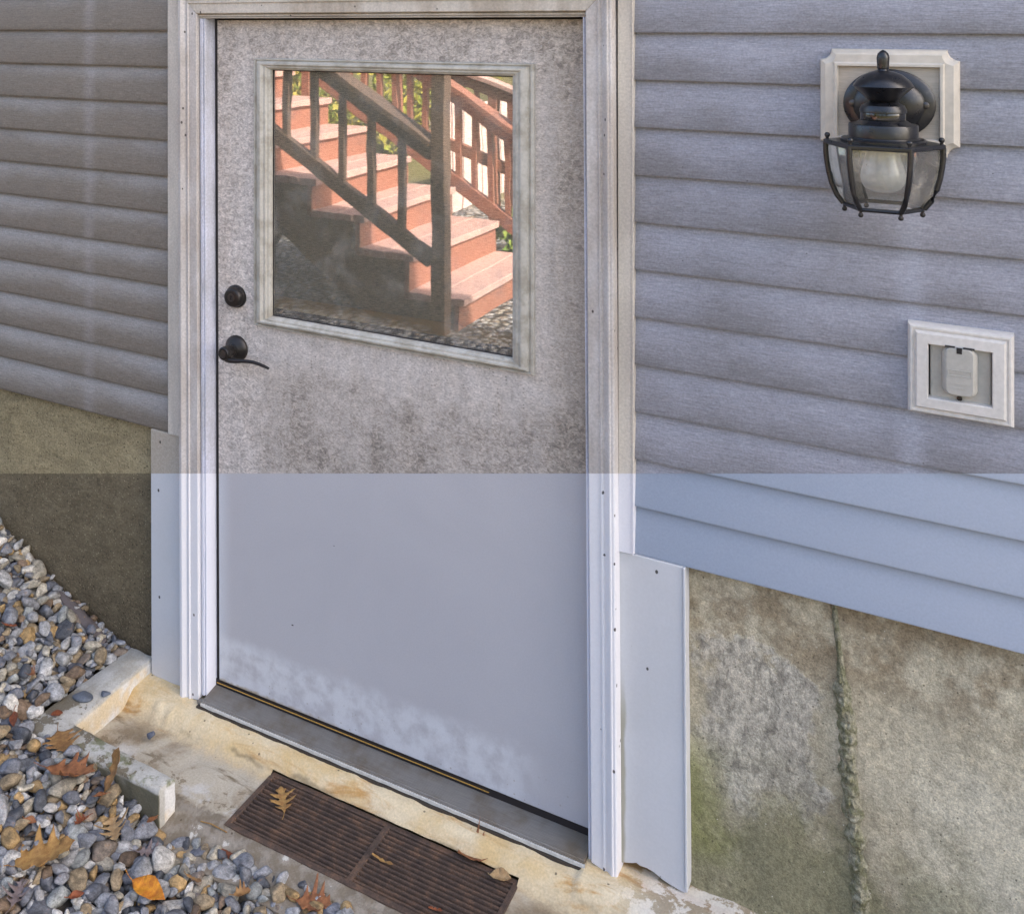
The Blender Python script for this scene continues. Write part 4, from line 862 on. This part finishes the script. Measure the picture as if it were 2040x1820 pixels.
# ------------------------------------------------------------------ the yard that the window mirrors: stairs, railings, trees
t = T('red_deck_stain'); n = t.noise(6, 5); gr = t.noise(1, 5, .65, (8, 90, 90)); c = t.mix(n, (.34, .145, .095), (.27, .105, .068)); c = t.mix(.6, c, t.ramp(gr, [(.3, .6), (.7, 1.35)]), 'MULTIPLY'); m_red = t.out(c, .55, t.bump(gr, .3, .002))
t = T('sunlit_pink_tread'); n = t.noise(7, 5); gr = t.noise(1, 5, .65, (5, 120, 120)); c = t.mix(n, (.56, .36, .31), (.46, .28, .24)); c = t.mix(.5, c, t.ramp(gr, [(.3, .65), (.7, 1.3)]), 'MULTIPLY'); m_tread = t.out(c, .6)  # paler than the red stain: sunlight on the treads put into the colour
t = T('sunlit_pale_plank'); gr = t.noise(1, 5, .65, (60, 60, 6)); m_pale = t.out(t.mix(gr, (.56, .37, .32), (.74, .58, .53)), .6)  # bright sun on red boards painted in as a pale tone
t = T('shaded_timber'); gr = t.noise(1, 5, .65, (60, 60, 6)); m_timber = t.out(t.mix(gr, (.075, .048, .034), (.14, .085, .06)), .7)  # shade side of the stairs painted in as darker wood
Y1, Y2 = -2.10, -3.10
stairs = thing('deck_stairs', (-1.5, -2.6, .33), 'red stained wooden stairs going down to the right, mirrored in the door window', 'stairs')
N = 9; noses = [(-.327, .466), (-.588, .642), (-.862, .805), (-1.15, .962)] + [(-1.15-.28*k, .962+.162*k) for k in range(1, 6)]
for k, (xn, zn) in enumerate(noses):
    xb = noses[k+1][0] if k+1 < len(noses) else xn - .9
    g = G(); g.box(xb-.02, (xb+xn)/2-.004, Y2, Y1, zn-.035, zn); g.box((xb+xn)/2+.004, xn+.025, Y2, Y1, zn-.035, zn); g.build('tread', m_tread, stairs, bevel=.004)
    zb = noses[k-1][1] if k else .30
    G().box(xn-.025, xn, Y2, Y1, zb-.03, zn-.0365).build('riser', m_red, stairs)
for yy in (Y1 - .045, Y2 + .01):
    pts = [(noses[0][0]-.026, .28)]
    for k, (xn, zn) in enumerate(noses): pts += [(xn-.026, zn-.037), ((noses[k+1][0] if k+1 < len(noses) else xn-.9)-.026, zn-.037)]
    pts += [(noses[-1][0]-.926, noses[-1][1]-.30), (noses[-1][0]-.03, noses[-1][1]-.30), (noses[1][0]-.20, .30)]
    G().prism(pts, lambda a, b: (a, yy, b), lambda a, b: (a, yy+.035, b)).build('side_panel', m_timber, stairs)
def railing(name, y, x0, x1, zb0, slope, label, mat, post_x, post_h, gap=.165, h=.44, mat2=None):
    """sloping railing, bottom rail zb0 at x0"""
    r = thing(name, ((x0+x1)/2, y, .4), label, 'railing', 'railings of the deck stairs')
    zb = lambda x: zb0 + slope*(x - x0); up_ = Vector((0, 0, 1))
    G().obox((x0, y, zb(x0)), (x1, y, zb(x1)), .04, .075).build('bottom_rail', mat, r, bevel=.004)
    G().obox((x0, y, zb(x0)+h+.05), (x1, y, zb(x1)+h+.05), .04, .07).build('top_rail', mat, r, bevel=.004)
    G().obox((x0, y, zb(x0)+h+.12), (x1, y, zb(x1)+h+.10), .11, .03).build('handrail_cap', mat2 or mat, r, bevel=.004)
    x = x1 - gap
    while x > x0:
        G().box(x-.016, x+.016, y-.016, y+.016, zb(x), zb(x)+h+.05).build('baluster', mat, r); x -= gap
    for px_ in post_x:
        G().box(px_-.034, px_+.034, y-.034, y+.034, .2, zb(px_)+post_h).build('post', mat, r, bevel=.004)
    return r
railing('stair_railing', Y1+.06, -3.2, -.43, .644+.6*2.77, -.6, 'near stair railing with square balusters, dark against the sunlit stairs in the door window', m_timber, (-.39, -3.15), 1.0)
railing('stair_railing', Y2-.06, -3.2, -.43, .56+.6*2.77, -.6, 'far red stair railing behind the treads in the door window', m_red, (-.39, -1.9, -3.15), .85, gap=.105)
railing('stair_railing', -4.3, -1.9, .6, 1.03, -.33, 'sunlit red railing of a lower flight beyond the stairs in the door window', m_red, (-1.13, -.985, .2), .56, gap=.62, mat2=m_tread)
pn = thing('plank_fence', (-2.1, -4.9, .3), 'sunlit pale red plank fence beyond the stairs in the door window', 'fence')
for k in range(11):
    ya = -4.55 - k*.185; G().box(-1.70, -1.665, ya-.165, ya, .30, 1.16+.01*(k % 2)-.012*k).build('plank', m_pale, pn, bevel=.003)
G().box(-1.74, -1.703, -6.55, -4.55, .9, .98).box(-1.74, -1.703, -6.55, -4.55, .42, .5).build('fence_rail', m_red, pn)
pn.location = (-1.7, -5.5, .3)
for o in pn.children: o.data.transform(Matrix.Translation((-.4, .6, 0)))
pl = thing('path_light', (-1.364, -2.43, .33), 'dark mushroom shaped garden path light under the stairs in the door window', 'garden light')
G().tube([(-1.364, -2.02, .30), (-1.364, -2.02, .62)], .016, 12).build('stem', m_black, pl, smooth=60)
G().lathe([(.02, .60), (.055, .63), (.075, .67), (.075, .70), (.05, .74), (.01, .75)], (-1.364, -2.02, 0), 'z', 24).build('lamp_head', m_black, pl, smooth=40)
pl.location = (-1.364, -2.02, .33)
for o in pl.children: o.data.transform(Matrix.Translation((0, -.41, 0)))
# timber edging between the yard gravel and the pit
t = T('leaf_card'); oi = t.n('ShaderNodeAttribute', attribute_name='stone'); m_fol = t.out(oi.outputs['Color'], .6, spec=.2)
def foliage(n, center, rad, size, cols, seed):
    r = np.random.default_rng(seed); cl = r.normal(size=(max(6, n//60), 3)); cl = cl/np.linalg.norm(cl, axis=1)[:, None]*r.uniform(.3, 1, (len(cl), 1)); pos = cl[r.integers(len(cl), size=n)] + r.normal(0, .16, (n, 3)); pos = pos*np.array(rad) + np.array(center)
    u = r.normal(size=(n, 3)); u /= np.linalg.norm(u, axis=1)[:, None]; w_ = np.cross(u, r.normal(size=(n, 3))); w_ /= np.linalg.norm(w_, axis=1)[:, None]; s = size*r.uniform(.6, 1.3, (n, 1))
    V = np.stack([pos-u*s, pos+w_*s*.5, pos+u*s, pos-w_*s*.5], 1).reshape(-1, 3); F = np.arange(4*n).reshape(-1, 4)
    c_ = np.array(cols)[r.integers(len(cols), size=n)]*r.uniform(.7, 1.3, (n, 1)); return V, F, np.repeat(np.concatenate([c_, np.ones((n, 1))], 1), 4, 0)
m_trunk = plain('tree_bark', (.16, .13, .10), .9, var=.4, scale=14, bump=.6)
trees = [(-4.4, -9.5, 5.2, 1.6, ((.22, .20, .03), (.12, .15, .03), (.30, .22, .03)), 'yellow green tree behind the fence, nearest the post in the door window'),
         (-6.8, -11, 6.5, 2.2, ((.10, .13, .03), (.16, .17, .04)), 'green tree at the back of the yard, left in the door window'), (-2.6, -12, 6.0, 2.0, ((.28, .20, .03), (.16, .16, .03)), 'golden tree at the back of the yard, right in the door window'),
         (1.5, -13, 7, 2.4, ((.10, .13, .03), (.20, .16, .03)), 'green gold tree at the back of the yard beside the stairs'), (5.5, -11, 6.5, 2.2, ((.12, .14, .03), (.22, .18, .04)), 'wide green tree at the far end of the yard')]
for k, (tx, ty, th_, tr, cols, lab) in enumerate(trees):
    tb = thing('tree', (tx, ty, .3), lab, 'tree', 'trees at the back of the yard')
    g = G().tube([(tx, ty, .1), (tx+.06, ty, th_*.3), (tx-.05, ty+.04, th_*.6), (tx, ty, th_*.9)], [.16, .13, .09, .03], 10)
    for q in range(7):
        a = q*2.4+k; z0_ = th_*(.3+.08*q); g.tube([(tx, ty, z0_), (tx+math.cos(a)*tr*.4, ty+math.sin(a)*tr*.4, z0_+.4), (tx+math.cos(a)*tr*.75, ty+math.sin(a)*tr*.75, z0_+.9)], [.05, .035, .012], 6)
    g.build('trunk', m_trunk, tb, smooth=60)
    V, F, cc = foliage(3200, (tx, ty, th_*.62), (tr, tr, th_*.42), .085, cols, k); o = np_mesh('crown', V - np.array(tb.location), F, m_fol, cc); o.parent = tb
for k, (sx_, sy_, sr, cols, lab) in enumerate(((-3.6, -7.4, .7, ((.20, .22, .03), (.30, .26, .04)), 'low yellow green bush in front of the trees, right in the door window'), (-5.2, -7.8, .8, ((.14, .17, .03), (.26, .2, .04)), 'rounded green bush in front of the trees, left in the door window'), (-.75, -3.75, .16, ((.14, .24, .03), (.26, .34, .06)), 'small bright green plant at the foot of the stairs in the door window'))):
    V, F, cc = foliage(1500 if sr > .3 else 500, (sx_, sy_, .33+sr*.7), (sr, sr, sr*.7), .05 if sr > .3 else .03, cols, 50+k); o = np_mesh('bush', V, F, m_fol, cc); tag(o, lab, 'bush')
